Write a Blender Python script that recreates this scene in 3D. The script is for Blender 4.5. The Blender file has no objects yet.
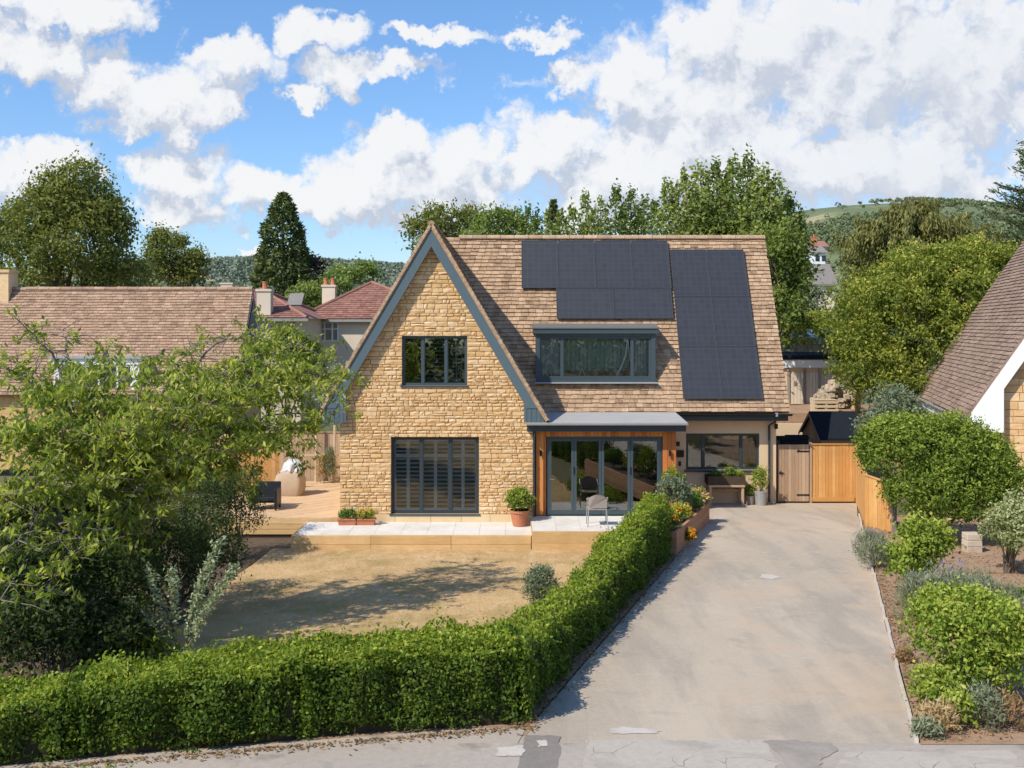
import bpy, math, random
import numpy as np
from mathutils import Vector

rng = np.random.default_rng(11)
R = random.Random(11)
scene = bpy.context.scene
COL = scene.collection

# survey constants: focal length in pixels, eye level row, eye height (m)
F, HZ, CZ = 1040.0, 325.0, 5.0


def at(px, py, Y):
    return Vector(((px - 512.0) * Y / F, Y, CZ - (py - HZ) * Y / F))


def zd(Y):                      # surface of drive and pavement
    return 0.94 - 0.0385 * Y


def zl(Y):                      # surface of lawn
    return -0.71 + (26.5 - Y) * 0.0674


# ------------------------------------------------------------------ objects
ORG = {}


def tag(o, label=None, cat=None, group=None, kind=None):
    if label: o['label'] = label
    if cat: o['category'] = cat
    if group: o['group'] = group
    if kind: o['kind'] = kind
    return o


def empty(name, loc, label, cat, group=None):
    o = bpy.data.objects.new(name, None)
    o.empty_display_size = 0.2
    o.location = loc
    COL.objects.link(o)
    ORG[o.name] = Vector(loc)
    return tag(o, label, cat, group)


def link_mesh(name, me, mat, parent=None, origin=None):
    o = bpy.data.objects.new(name, me)
    if mat: me.materials.append(mat)
    COL.objects.link(o)
    if parent is not None:
        o.parent = parent
        ORG[o.name] = ORG[parent.name]
    else:
        o.location = origin
        ORG[o.name] = Vector(origin)
    return o


def np_mesh(name, V, Q, rnd, mat, parent=None, smooth=False):
    """V (n,3) world verts, Q (m,4) quads, rnd (n,) per vertex value"""
    V = np.asarray(V, dtype=np.float64); Q = np.asarray(Q, dtype=np.int32)
    if parent is not None:
        org = np.array(ORG[parent.name])
    else:
        org = np.array([V[:, 0].mean(), V[:, 1].mean(), V[:, 2].min()])
    me = bpy.data.meshes.new(name)
    k = Q.shape[1]
    me.vertices.add(len(V)); me.loops.add(Q.size); me.polygons.add(len(Q))
    me.vertices.foreach_set('co', (V - org).astype(np.float32).ravel())
    me.loops.foreach_set('vertex_index', Q.ravel())
    me.polygons.foreach_set('loop_start', np.arange(0, Q.size, k, dtype=np.int32))
    me.polygons.foreach_set('loop_total', np.full(len(Q), k, dtype=np.int32))
    a = me.attributes.new('rnd', 'FLOAT', 'POINT')
    a.data.foreach_set('value', np.asarray(rnd, dtype=np.float32))
    me.update(calc_edges=True)
    if smooth: me.polygons.foreach_set('use_smooth', np.ones(len(Q), dtype=bool))
    return link_mesh(name, me, mat, parent, Vector(org))


class MB:
    def __init__(s):
        s.v = []; s.f = []; s.r = []

    def add(s, verts, faces, r=None):
        n = len(s.v)
        if r is None: r = R.random()
        s.v += [tuple(v) for v in verts]
        s.r += [r] * len(verts)
        s.f += [tuple(i + n for i in f) for f in faces]
        return s

    def box(s, a, b, r=None):
        x0, y0, z0 = min(a[0], b[0]), min(a[1], b[1]), min(a[2], b[2])
        x1, y1, z1 = max(a[0], b[0]), max(a[1], b[1]), max(a[2], b[2])
        v = [(x0, y0, z0), (x1, y0, z0), (x1, y1, z0), (x0, y1, z0), (x0, y0, z1), (x1, y0, z1), (x1, y1, z1), (x0, y1, z1)]
        return s.add(v, [(0, 3, 2, 1), (4, 5, 6, 7), (0, 1, 5, 4), (1, 2, 6, 5), (2, 3, 7, 6), (3, 0, 4, 7)], r)

    def obox(s, o, ex, ey, ez, r=None):
        """box from corner o with edge vectors"""
        o, ex, ey, ez = Vector(o), Vector(ex), Vector(ey), Vector(ez)
        v = [o, o + ex, o + ex + ey, o + ey, o + ez, o + ex + ez, o + ex + ey + ez, o + ey + ez]
        return s.add(v, [(0, 3, 2, 1), (4, 5, 6, 7), (0, 1, 5, 4), (1, 2, 6, 5), (2, 3, 7, 6), (3, 0, 4, 7)], r)

    def prism(s, pts, ext, r=None):
        n = len(pts); e = Vector(ext)
        v = [Vector(p) for p in pts]; v += [p + e for p in v[:n]]
        fs = [tuple(range(n)), tuple(range(2 * n - 1, n - 1, -1))]
        fs += [(i, i + n, (i + 1) % n + n, (i + 1) % n) for i in range(n)]
        return s.add(v, fs, r)

    def beam(s, p0, p1, w, h=None, r=None, up=(0, 0, 1)):
        h = h or w
        p0, p1 = Vector(p0), Vector(p1)
        d = (p1 - p0)
        u = Vector(up)
        sd = d.cross(u)
        if sd.length < 1e-6: sd = d.cross(Vector((0, 1, 0)))
        sd.normalize(); uu = sd.cross(d).normalized()
        return s.obox(p0 - sd * w / 2 - uu * h / 2, sd * w, d, uu * h, r)

    def tube(s, pts, radii, n=8, r=None, cap=True):
        pts = [Vector(p) for p in pts]
        if not hasattr(radii, '__len__'): radii = [radii] * len(pts)
        V = []; Fc = []
        ref = Vector((0.31, 0.85, 0.42)).normalized()
        for i, p in enumerate(pts):
            d = (pts[min(i + 1, len(pts) - 1)] - pts[max(i - 1, 0)])
            if d.length < 1e-9: d = Vector((0, 0, 1))
            d.normalize()
            a = d.cross(ref)
            if a.length < 1e-3: a = d.cross(Vector((1, 0, 0)))
            a.normalize(); b = d.cross(a)
            for k in range(n):
                t = 2 * math.pi * k / n
                V.append(p + (a * math.cos(t) + b * math.sin(t)) * radii[i])
        for i in range(len(pts) - 1):
            for k in range(n):
                k2 = (k + 1) % n
                Fc.append((i * n + k, i * n + k2, (i + 1) * n + k2, (i + 1) * n + k))
        if cap:
            Fc.append(tuple(range(n - 1, -1, -1))); m = (len(pts) - 1) * n
            Fc.append(tuple(range(m, m + n)))
        return s.add(V, Fc, r)

    def lathe(s, c, prof, n=16, r=None):
        c = Vector(c)
        return s.tube([c + Vector((0, 0, z)) for _, z in prof], [max(q, 1e-4) for q, _ in prof], n, r)

    def build(s, name, mat, parent=None, bevel=0, smooth=False):
        V = np.array(s.v, dtype=np.float64)
        org = np.array(ORG[parent.name]) if parent is not None else np.array([(V[:, 0].min() + V[:, 0].max()) / 2, (V[:, 1].min() + V[:, 1].max()) / 2, V[:, 2].min()])
        me = bpy.data.meshes.new(name)
        me.from_pydata([tuple(p) for p in (V - org)], [], s.f)
        a = me.attributes.new('rnd', 'FLOAT', 'POINT')
        a.data.foreach_set('value', np.array(s.r, dtype=np.float32))
        if smooth: me.polygons.foreach_set('use_smooth', np.ones(len(me.polygons), dtype=bool))
        me.update()
        o = link_mesh(name, me, mat, parent, Vector(org))
        if bevel:
            m = o.modifiers.new('bevel', 'BEVEL'); m.width = bevel; m.segments = 2; m.limit_method = 'ANGLE'
        return o


def copy_tree(o, parent=None):
    c = o.copy(); COL.objects.link(c); c.parent = parent
    ORG[c.name] = Vector(c.location) if parent is None else ORG[parent.name]
    for ch in list(o.children): copy_tree(ch, c)
    return c


# ---------------------------------------------------------------- materials
def nodes(name):
    m = bpy.data.materials.new(name); m.use_nodes = True
    nt = m.node_tree; nt.nodes.clear()
    return m, nt, nt.nodes, nt.links


def ramp(N, cols, pos=None):
    n = N.new('ShaderNodeValToRGB'); e = n.color_ramp.elements
    if pos is None: pos = [i / (len(cols) - 1) for i in range(len(cols))]
    while len(e) < len(cols): e.new(0.5)
    for i, c in enumerate(cols):
        e[i].position = pos[i]; e[i].color = (c[0], c[1], c[2], 1)
    return n


def math_node(N, L, op, a, b=None, clamp=False):
    n = N.new('ShaderNodeMath'); n.operation = op; n.use_clamp = clamp
    for i, v in enumerate((a, b)):
        if v is None: continue
        if isinstance(v, (int, float)): n.inputs[i].default_value = v
        else: L.new(v, n.inputs[i])
    return n.outputs[0]


def noise(N, L, vec, scale, detail=5, rough=0.55, dist=0):
    n = N.new('ShaderNodeTexNoise'); n.inputs['Scale'].default_value = scale
    n.inputs['Detail'].default_value = detail; n.inputs['Roughness'].default_value = rough
    n.inputs['Distortion'].default_value = dist
    L.new(vec, n.inputs['Vector'])
    return n.outputs['Fac']


def maprange(N, L, v, a, b, c=0, d=1, smooth=False):
    n = N.new('ShaderNodeMapRange'); n.clamp = True
    if smooth: n.interpolation_type = 'SMOOTHSTEP'
    L.new(v, n.inputs[0])
    for i, x in enumerate((a, b, c, d)): n.inputs[i + 1].default_value = x
    return n.outputs[0]


def M(name, cols, scale=4, rough=.75, bump=0.0, bscale=40, stretch=(1, 1, 1), rmix=.5, spec=.25, metal=0, dirt=0.0, dscale=.6, dcol=(.05, .04, .03), pos=None):
    m, nt, N, L = nodes(name)
    tc = N.new('ShaderNodeTexCoord'); mp = N.new('ShaderNodeMapping')
    L.new(tc.outputs['Object'], mp.inputs['Vector']); mp.inputs['Scale'].default_value = stretch
    vec = mp.outputs[0]
    nf = maprange(N, L, noise(N, L, vec, scale, 6, .6), .28, .72)
    at_ = N.new('ShaderNodeAttribute'); at_.attribute_name = 'rnd'
    fac = math_node(N, L, 'ADD', math_node(N, L, 'MULTIPLY', at_.outputs['Fac'], rmix), math_node(N, L, 'MULTIPLY', nf, 1 - rmix))
    rp = ramp(N, cols, pos); L.new(fac, rp.inputs[0])
    col = rp.outputs[0]
    if dirt:
        dn = maprange(N, L, noise(N, L, tc.outputs['Object'], dscale, 5, .65), .42, .75, 0, dirt)
        mx = N.new('ShaderNodeMixRGB'); L.new(dn, mx.inputs[0]); L.new(col, mx.inputs[1]); mx.inputs[2].default_value = (*dcol, 1)
        col = mx.outputs[0]
    bs = N.new('ShaderNodeBsdfPrincipled'); L.new(col, bs.inputs['Base Color'])
    bs.inputs['Roughness'].default_value = rough; bs.inputs['Metallic'].default_value = metal
    bs.inputs['Specular IOR Level'].default_value = spec
    if bump:
        bn = N.new('ShaderNodeBump'); bn.inputs['Strength'].default_value = bump; bn.inputs['Distance'].default_value = .02
        L.new(noise(N, L, vec, bscale, 4, .6), bn.inputs['Height']); L.new(bn.outputs[0], bs.inputs['Normal'])
    out = N.new('ShaderNodeOutputMaterial'); L.new(bs.outputs[0], out.inputs[0])
    return m


def leafmat(name, cols, transl=.35, rough=.6, spec=.2, pos=None):
    m, nt, N, L = nodes(name)
    at_ = N.new('ShaderNodeAttribute'); at_.attribute_name = 'rnd'
    rp = ramp(N, cols, pos); L.new(at_.outputs['Fac'], rp.inputs[0])
    bs = N.new('ShaderNodeBsdfPrincipled'); L.new(rp.outputs[0], bs.inputs['Base Color'])
    bs.inputs['Roughness'].default_value = rough; bs.inputs['Specular IOR Level'].default_value = spec
    tr = N.new('ShaderNodeBsdfTranslucent')
    g = N.new('ShaderNodeMixRGB'); g.blend_type = 'MULTIPLY'; g.inputs[0].default_value = 1
    L.new(rp.outputs[0], g.inputs[1]); g.inputs[2].default_value = (1.25, 1.2, .6, 1)
    L.new(g.outputs[0], tr.inputs[0])
    mx = N.new('ShaderNodeMixShader'); mx.inputs[0].default_value = transl
    L.new(bs.outputs[0], mx.inputs[1]); L.new(tr.outputs[0], mx.inputs[2])
    out = N.new('ShaderNodeOutputMaterial'); L.new(mx.outputs[0], out.inputs[0])
    return m


def glassmat(name, tint=(.75, .8, .8), lo=.1):
    m, nt, N, L = nodes(name)
    gl = N.new('ShaderNodeBsdfGlossy'); gl.inputs['Roughness'].default_value = 0.0; gl.inputs['Color'].default_value = (.95, 1, 1, 1)
    tr = N.new('ShaderNodeBsdfTransparent'); tr.inputs[0].default_value = (*tint, 1)
    fr = N.new('ShaderNodeFresnel'); fr.inputs[0].default_value = 1.5
    f2 = math_node(N, L, 'ADD', math_node(N, L, 'MULTIPLY', fr.outputs[0], 2.0), lo, True)
    # float glass is never quite flat
    tc = N.new('ShaderNodeTexCoord'); bn = N.new('ShaderNodeBump'); bn.inputs['Strength'].default_value = .03; bn.inputs['Distance'].default_value = .05
    L.new(noise(N, L, tc.outputs['Object'], 1.2, 2), bn.inputs['Height']); L.new(bn.outputs[0], gl.inputs['Normal'])
    mx = N.new('ShaderNodeMixShader'); L.new(f2, mx.inputs[0]); L.new(tr.outputs[0], mx.inputs[1]); L.new(gl.outputs[0], mx.inputs[2])
    out = N.new('ShaderNodeOutputMaterial'); L.new(mx.outputs[0], out.inputs[0])
    return m


MT = {}
MT['stone'] = M('cotswold_stone', [(.48, .275, .125), (.67, .42, .195), (.76, .52, .285), (.84, .645, .42)], 7, .9, .5, 35, rmix=.62, dirt=.3, dscale=.9, dcol=(.5, .31, .15))
MT['mortar'] = M('lime_mortar', [(.34, .22, .11), (.46, .32, .18)], 12, .95, .4, 60)
MT['ashlar'] = M('smooth_buff_stone', [(.62, .45, .26), (.74, .57, .36)], 3, .9, .2, 50)
MT['render'] = M('beige_render', [(.66, .49, .31), (.72, .55, .36)], 3, .9, .12, 120, dirt=.2, dscale=.8, dcol=(.42, .3, .19))
MT['tile'] = M('weathered_roof_tile', [(.15, .10, .065), (.40, .265, .165), (.53, .362, .232), (.63, .465, .315)], 9, .9, .6, 60, rmix=.55, dirt=.6, dscale=3.2, dcol=(.24, .155, .10))
MT['tile_l'] = M('tan_roof_tile', [(.20, .125, .085), (.36, .235, .16), (.45, .30, .205), (.54, .39, .28)], 6, .9, .5, 60, rmix=.6, dirt=.5, dscale=1.6, dcol=(.23, .16, .11))
MT['tile_r'] = M('brown_roof_tile', [(.16, .11, .08), (.27, .185, .14), (.34, .24, .185), (.41, .31, .24)], 5, .9, .35, 60, rmix=.65, dirt=.4, dscale=.8, dcol=(.16, .11, .085))
MT['tile_red'] = M('red_roof_tile', [(.20, .095, .07), (.31, .15, .115), (.40, .22, .17)], 3, .9, .2, 40, rmix=.6, dirt=.3, dscale=.5, dcol=(.2, .13, .1))
MT['tile_grey'] = M('grey_slate', [(.20, .18, .165), (.28, .255, .235)], 3, .8, .2, 40)
MT['blue'] = M('blue_grey_paint', [(.09, .13, .155), (.115, .16, .185)], 3, .5, .08, 60, stretch=(8, 8, 1))
MT['anthra'] = M('anthracite_metal', [(.03, .042, .05), (.04, .054, .064)], 3, .4, 0, spec=.4)
MT['anthra_l'] = M('blue_grey_metal', [(.05, .074, .086), (.06, .086, .1)], 3, .4, 0, spec=.4)
MT['black'] = M('black_plastic', [(.012, .014, .017), (.02, .022, .026)], 4, .4)
MT['lead'] = M('lead_sheet', [(.36, .36, .36), (.46, .45, .44)], 3, .6, .1, 20, dirt=.3, dcol=(.25, .25, .27))
MT['cedar'] = M('orange_cedar', [(.34, .10, .025), (.56, .20, .055), (.70, .31, .09)], 5, .65, .2, 40, stretch=(9, 9, .7), rmix=.6)
MT['fence'] = M('orange_fence_board', [(.50, .24, .07), (.64, .34, .115), (.74, .45, .18)], 5, .8, .25, 40, stretch=(9, 9, .6), rmix=.6, dirt=.45, dscale=1.8, dcol=(.38, .19, .07))
MT['oldwood'] = M('weathered_timber', [(.30, .19, .12), (.45, .31, .2), (.56, .42, .29)], 5, .85, .3, 40, stretch=(10, 10, .6), rmix=.55)
MT['greywood'] = M('grey_timber', [(.20, .17, .14), (.30, .26, .22), (.4, .36, .31)], 5, .85, .3, 40, stretch=(10, 10, .6), rmix=.55)
MT['sleeper'] = M('new_oak_sleeper', [(.52, .33, .14), (.66, .44, .21), (.76, .54, .29)], 4, .85, .25, 30, stretch=(.6, 8, 8), rmix=.5, dirt=.55, dscale=1.4, dcol=(.40, .24, .10))
MT['planter'] = M('reddish_sleeper', [(.30, .155, .085), (.42, .23, .13), (.5, .3, .18)], 4, .85, .25, 30, stretch=(2, 2, 9), rmix=.55)
MT['deck'] = M('deck_board', [(.48, .30, .16), (.64, .43, .25), (.72, .51, .32)], 4, .8, .2, 30, rmix=.6)
MT['paving'] = M('pale_paving', [(.64, .60, .545), (.76, .73, .68)], 3, .9, .15, 40, rmix=.4, dirt=.5, dscale=1.6, dcol=(.50, .42, .33))
MT['white'] = M('white_paint', [(.78, .79, .8), (.84, .84, .84)], 3, .5, 0, spec=.3)
MT['terracotta'] = M('terracotta', [(.42, .155, .075), (.52, .22, .12)], 6, .85, .1, 40)
MT['zinc'] = M('galvanised_grey', [(.3, .3, .3), (.42, .42, .41)], 5, .5, .05, 40, metal=.3)
MT['soil'] = M('dark_soil', [(.05, .034, .022), (.10, .07, .045)], 9, .95, .6, 30)
MT['interior'] = M('room_dark', [(.03, .03, .03), (.05, .048, .045)], 2, .9)
MT['slat'] = M('blind_slat', [(.40, .41, .38), (.46, .47, .45)], 2, .5)
MT['slat_d'] = M('dark_shutter', [(.40, .45, .48), (.48, .53, .55)], 2, .5)
MT['reflection_sheet'] = M('green_grey_reflection', [(.30, .37, .29), (.38, .44, .36)], 1.5, .9)
MT['curtain'] = M('pale_blind', [(.42, .44, .43), (.5, .52, .5)], 2, .8)
MT['cap'] = M('weathered_capping', [(.13, .13, .125), (.19, .185, .175)], 5, .9, .2, 30)
MT['felt'] = M('dark_felt_roof', [(.014, .018, .024), (.022, .027, .034)], 6, 1, .2, 80, spec=.04)
MT['bark'] = M('bark', [(.10, .075, .055), (.2, .16, .12)], 8, .95, .6, 30, stretch=(3, 3, .6))
MT['bark_p'] = M('pale_bark', [(.16, .13, .105), (.30, .26, .22)], 8, .9, .5, 30, stretch=(3, 3, .6))
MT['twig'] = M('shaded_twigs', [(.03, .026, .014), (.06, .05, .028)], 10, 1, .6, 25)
MT['bag'] = M('woven_sack', [(.42, .30, .20), (.52, .39, .28)], 6, .9, .4, 25)
MT['sheet'] = M('white_plastic', [(.5, .49, .48), (.62, .61, .6)], 4, .6, .5, 8)
MT['mesh'] = M('woven_seat', [(.30, .26, .23), (.4, .35, .31)], 30, .8, .3, 120)
MT['chrome'] = M('bright_metal', [(.6, .6, .6), (.7, .7, .7)], 3, .25, metal=1)
MT['concrete'] = M('pale_concrete', [(.48, .40, .32), (.58, .5, .42)], 6, .95, .3, 40)
MT['rubble'] = M('pale_rubble', [(.36, .29, .21), (.5, .41, .31), (.6, .52, .42)], 6, .95, .5, 15)
MT['cream'] = M('cream_roughcast', [(.66, .56, .43), (.74, .64, .51)], 4, .95, .3, 60, dirt=.25, dcol=(.36, .3, .24))
MT['palewood'] = M('pale_pallet_wood', [(.52, .40, .26), (.62, .5, .35)], 5, .85, .2, 30, stretch=(1, 8, 8))
MT['glass'] = glassmat('window_glass', (.72, .78, .77), .13)
MT['glass_lo'] = glassmat('shutter_window_glass', (.82, .86, .86), .03)
MT['glass_f'] = glassmat('far_window_glass', (.5, .55, .58), .15)
MT['petal_o'] = leafmat('orange_petals', [(.75, .25, .02), (.85, .45, .04)], .3)
MT['petal_p'] = leafmat('pink_petals', [(.75, .32, .2), (.8, .5, .35)], .3)
MT['petal_y'] = leafmat('yellow_petals', [(.7, .42, .1), (.75, .55, .2)], .3)
MT['petal_b'] = leafmat('lavender_flowers', [(.20, .18, .32), (.34, .31, .46)], .3)

LEAF = {
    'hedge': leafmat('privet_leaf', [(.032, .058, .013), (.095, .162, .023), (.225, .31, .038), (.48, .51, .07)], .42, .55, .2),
    'hedge_d': leafmat('laurel_leaf', [(.05, .085, .018), (.125, .195, .034), (.25, .33, .05), (.46, .50, .095)], .42, .55, .2),
    'cherry': leafmat('cherry_leaf', [(.065, .11, .022), (.20, .275, .042), (.42, .48, .09), (.70, .70, .24)], .55, .55, .2),
    'dark': leafmat('dark_shrub_leaf', [(.02, .034, .014), (.055, .085, .026), (.115, .155, .045)], .4, .55, .2),
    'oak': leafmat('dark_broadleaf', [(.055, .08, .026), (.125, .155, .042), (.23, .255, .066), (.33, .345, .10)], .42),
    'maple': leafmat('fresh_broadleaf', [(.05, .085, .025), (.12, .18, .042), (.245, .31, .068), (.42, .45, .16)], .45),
    'light': leafmat('pale_broadleaf', [(.08, .125, .03), (.18, .25, .06), (.32, .39, .11)], .35),
    'gold': leafmat('golden_leaf', [(.045, .085, .02), (.135, .19, .036), (.31, .355, .06), (.63, .59, .14)], .48),
    'cypress': leafmat('weeping_cypress', [(.08, .095, .032), (.21, .215, .065), (.40, .37, .125)], .35),
    'yew': leafmat('conifer_green', [(.045, .068, .024), (.105, .135, .04), (.19, .215, .065)], .2),
    'pine': leafmat('blue_conifer', [(.03, .06, .022), (.085, .13, .045), (.17, .22, .09)], .25),
    'purple': leafmat('purple_leaf', [(0.033, 0.027, 0.03), (0.09, 0.06, 0.068), (0.15, 0.105, 0.105)], .25),
    'grey': leafmat('grey_green_leaf', [(.13, .17, .10), (.29, .35, .21), (.46, .52, .34)], .3),
    'lav': leafmat('lavender_foliage', [(0.12, 0.144, 0.078), (0.228, 0.258, 0.156), (0.336, 0.36, 0.24)], .3),
    'varieg': leafmat('variegated_leaf', [(0.097, 0.139, 0.042), (0.29, 0.335, 0.136), (0.605, 0.601, 0.334)], .3),
    'yellowgreen': leafmat('yellow_green_leaf', [(.06, .11, .018), (.165, .255, .035), (.35, .43, .065), (.56, .57, .13)], .4),
    'dry': leafmat('dry_leaf', [(0.138, 0.081, 0.04), (0.299, 0.184, 0.092), (0.46, 0.31, 0.161)], .3, .8),
    'strawy': leafmat('straw', [(.38, .265, .13), (.50, .36, .19), (.62, .48, .28)], .3, .8),
    'far': leafmat('far_woodland', [(.11, .145, .085), (.17, .21, .11), (.26, .30, .15)], .2, .8),  # distance haze mixed into the leaf colour
    'far_h': leafmat('hazy_woodland', [(.15, .19, .16), (.20, .245, .19), (.27, .315, .23)], .2, .8),  # stronger blue-grey haze painted into the leaves
    'bluegreen': leafmat('glaucous_leaf', [(.08, .11, .065), (.17, .21, .125), (.29, .34, .225)], .3),
    'green': leafmat('bright_green_leaf', [(0.033, 0.078, 0.016), (0.091, 0.182, 0.033), (0.208, 0.325, 0.065)], .35),
}


# ------------------------------------------------------------------ foliage
def unit(a):
    return a / (np.linalg.norm(a, axis=1, keepdims=True) + 1e-9)


def leaf_mesh(P, Nrm, L, W, droop=0.3, out=.6, jit=1.0, up=0.0):
    """leaf quads at P facing roughly Nrm.  returns verts, quads"""
    n = len(P)
    t = unit(rng.normal(size=(n, 3)) * jit + Nrm * out + np.array([0, 0, up - droop]))
    s = unit(np.cross(t, unit(Nrm + rng.normal(size=(n, 3)) * .7)))
    nn = np.cross(s, t)
    l = L * rng.uniform(.65, 1.3, (n, 1)); w = W * rng.uniform(.7, 1.25, (n, 1))
    a = P - t * l * .5
    V = np.stack([a, a + t * l * .45 + s * w * .5 + nn * w * .12, a + t * l, a + t * l * .45 - s * w * .5 + nn * w * .12], 1).reshape(-1, 3)
    Q = np.arange(4 * n, dtype=np.int32).reshape(-1, 4)
    return V, Q


def lobe_points(lobes, nclump, nleaf, spread, fill=.2, lump=.14, floor=-9.0, inner=.72):
    """clumps of leaf positions over a set of ellipsoid lobes"""
    C = np.array([l[0] for l in lobes], float); Rr = np.array([l[1] for l in lobes], float)
    vol = (Rr[:, 0] * Rr[:, 1] + Rr[:, 0] * Rr[:, 2] + Rr[:, 1] * Rr[:, 2])
    pr = vol / vol.sum()
    P = []; Nn = []; Rd = []
    got = 0
    k1, k2, k3 = rng.normal(size=(3, 3)) * 2.2, rng.normal(size=(3, 3)) * 4, rng.uniform(0, 6, 3)
    while got < nclump:
        m = nclump
        i = rng.choice(len(lobes), m, p=pr)
        d = unit(rng.normal(size=(m, 3)))
        d[:, 2] = np.where(d[:, 2] < -.5, -d[:, 2], d[:, 2])
        lm = 1 + lump * (np.sin(d @ k1 + k3).mean(1) + .6 * np.sin(d @ k2 + k3).mean(1)) * 1.6
        rad = np.where(rng.random(m) < fill, rng.uniform(.35, .8, m), rng.uniform(.84, 1.03, m)) * lm
        p = C[i] + d * Rr[i] * rad[:, None]
        keep = p[:, 2] > floor
        for j in range(len(lobes)):
            q = np.linalg.norm((p - C[j]) / Rr[j], axis=1)
            keep &= ~((q < inner) & (i != j) & (rad > .8))
        p = p[keep]; d = unit(d[keep] / Rr[i[keep]])
        P.append(p); Nn.append(d); got += len(p)
    P = np.concatenate(P)[:nclump]; Nn = np.concatenate(Nn)[:nclump]
    cr = rng.random(nclump)
    idx = np.repeat(np.arange(nclump), nleaf)
    of = rng.normal(size=(len(idx), 3)) * rng.uniform(.5, 1.3, (len(idx), 1))
    pts = P[idx] + of * spread
    rd = np.clip(.06 + .38 * cr[idx] + .46 * rng.random(len(idx)) + .12 * Nn[idx, 2] + .10 * of[:, 2], 0, 1)  # upward terms pale the clump tops: light from above put into leaf colour
    return pts, unit(Nn[idx] + rng.normal(size=(len(idx), 3)) * .25), rd, P


def sublobes(lobes, k=6, f=.42):
    """break each lobe into boughs"""
    out = []
    for c, r in lobes:
        out.append((c, tuple(v * .86 for v in r)))
        for d in unit(rng.normal(size=(k, 3))):
            if d[2] < -.45: d[2] = -d[2]
            q = rng.uniform(.75, 1.25) * f
            out.append((tuple(np.array(c) + d * np.array(r) * .78), tuple(v * q for v in r)))
    return out


def merge(a, b):
    """fold mesh object b into a as a second material"""
    import bmesh
    bm = bmesh.new(); bm.from_mesh(a.data); n = len(bm.faces)
    bm.from_mesh(b.data); bm.faces.ensure_lookup_table()
    for f in bm.faces[n:]: f.material_index = 1
    bm.to_mesh(a.data); bm.free()
    a.data.materials.append(b.data.materials[0])
    m = b.data; bpy.data.objects.remove(b); bpy.data.meshes.remove(m)


def foliage(name, mat, parent, pts, nrm, rd, L, W, **kw):
    V, Q = leaf_mesh(pts, nrm, L, W, **kw)
    return np_mesh(name, V, Q, np.repeat(rd, 4), mat, parent)


def branches(mb, base, top, targets, r0, n=7, wob=.12):
    """tapered trunk and limbs reaching towards the clump positions"""
    base = Vector(base); top = Vector(top)
    path = []
    for i in range(6):
        t = i / 5
        p = base.lerp(top, t); s = (top - base).length * wob * .3 * math.sin(math.pi * t)
        path.append(p + Vector((R.uniform(-1, 1), R.uniform(-1, 1), 0)) * s)
    mb.tube(path, [r0 * (1.25 if i == 0 else 1 - .13 * i) for i in range(6)], 9)
    for tg in targets:
        tg = Vector(tg)
        st = path[R.choice((2, 3, 4, 5))]
        mid = st.lerp(tg, .5) + Vector((R.uniform(-.1, .1), R.uniform(-.1, .1), R.uniform(0, .25))) * (tg - st).length
        q = [st, st.lerp(mid, .55) + Vector((0, 0, .03)), mid, mid.lerp(tg, .55), tg]
        ra = r0 * R.uniform(.28, .45)
        mb.tube(q, [ra, ra * .8, ra * .55, ra * .35, ra * .12], 6)


def tree(name, label, cat, base, lobes, leaf, nclump, nleaf, L, W, spread, trunk_r=.2, group=None, bark='bark', nlimb=14, fill=.25, lump=.14, floor=-9, inner=.72, crown='crown', **kw):
    e = empty(name, base, label, cat, group)
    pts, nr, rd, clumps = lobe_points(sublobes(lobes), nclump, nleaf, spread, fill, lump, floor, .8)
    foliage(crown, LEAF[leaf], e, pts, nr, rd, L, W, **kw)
    mb = MB()
    C = np.array([l[0] for l in lobes]).mean(0)
    tg = [clumps[R.randrange(len(clumps))] for _ in range(nlimb)]
    tg = [C + (t - C) * .86 for t in tg]
    branches(mb, base, (C[0], C[1], C[2]), tg, trunk_r)
    mb.build('trunk', MT[bark], e, smooth=True)
    return e


def shrub(name, label, base, lobes, leaf, nclump, nleaf, L, W, spread, cat='shrub', group=None, stems=7, sr=.02, floor=-9, fill=.3, lump=.14, bark='bark', core=.68, **kw):
    e = empty(name, base, label, cat, group)
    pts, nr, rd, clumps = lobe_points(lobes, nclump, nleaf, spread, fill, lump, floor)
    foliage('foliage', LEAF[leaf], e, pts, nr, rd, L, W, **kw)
    mb = MB()
    for _ in range(stems):
        t = Vector(clumps[R.randrange(len(clumps))]); b = Vector(base) + Vector((R.uniform(-.12, .12), R.uniform(-.12, .12), 0))
        m = b.lerp(t, .5) + Vector((0, 0, .06))
        mb.tube([b, m, t], [sr, sr * .7, sr * .3], 5)
    mb.build('stem', MT[bark], e)
    return e


def ell(px, py, Y, rx, ry, rz):
    p = at(px, py, Y)
    return ((p.x, p.y, p.z), (rx, ry, rz))


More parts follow.
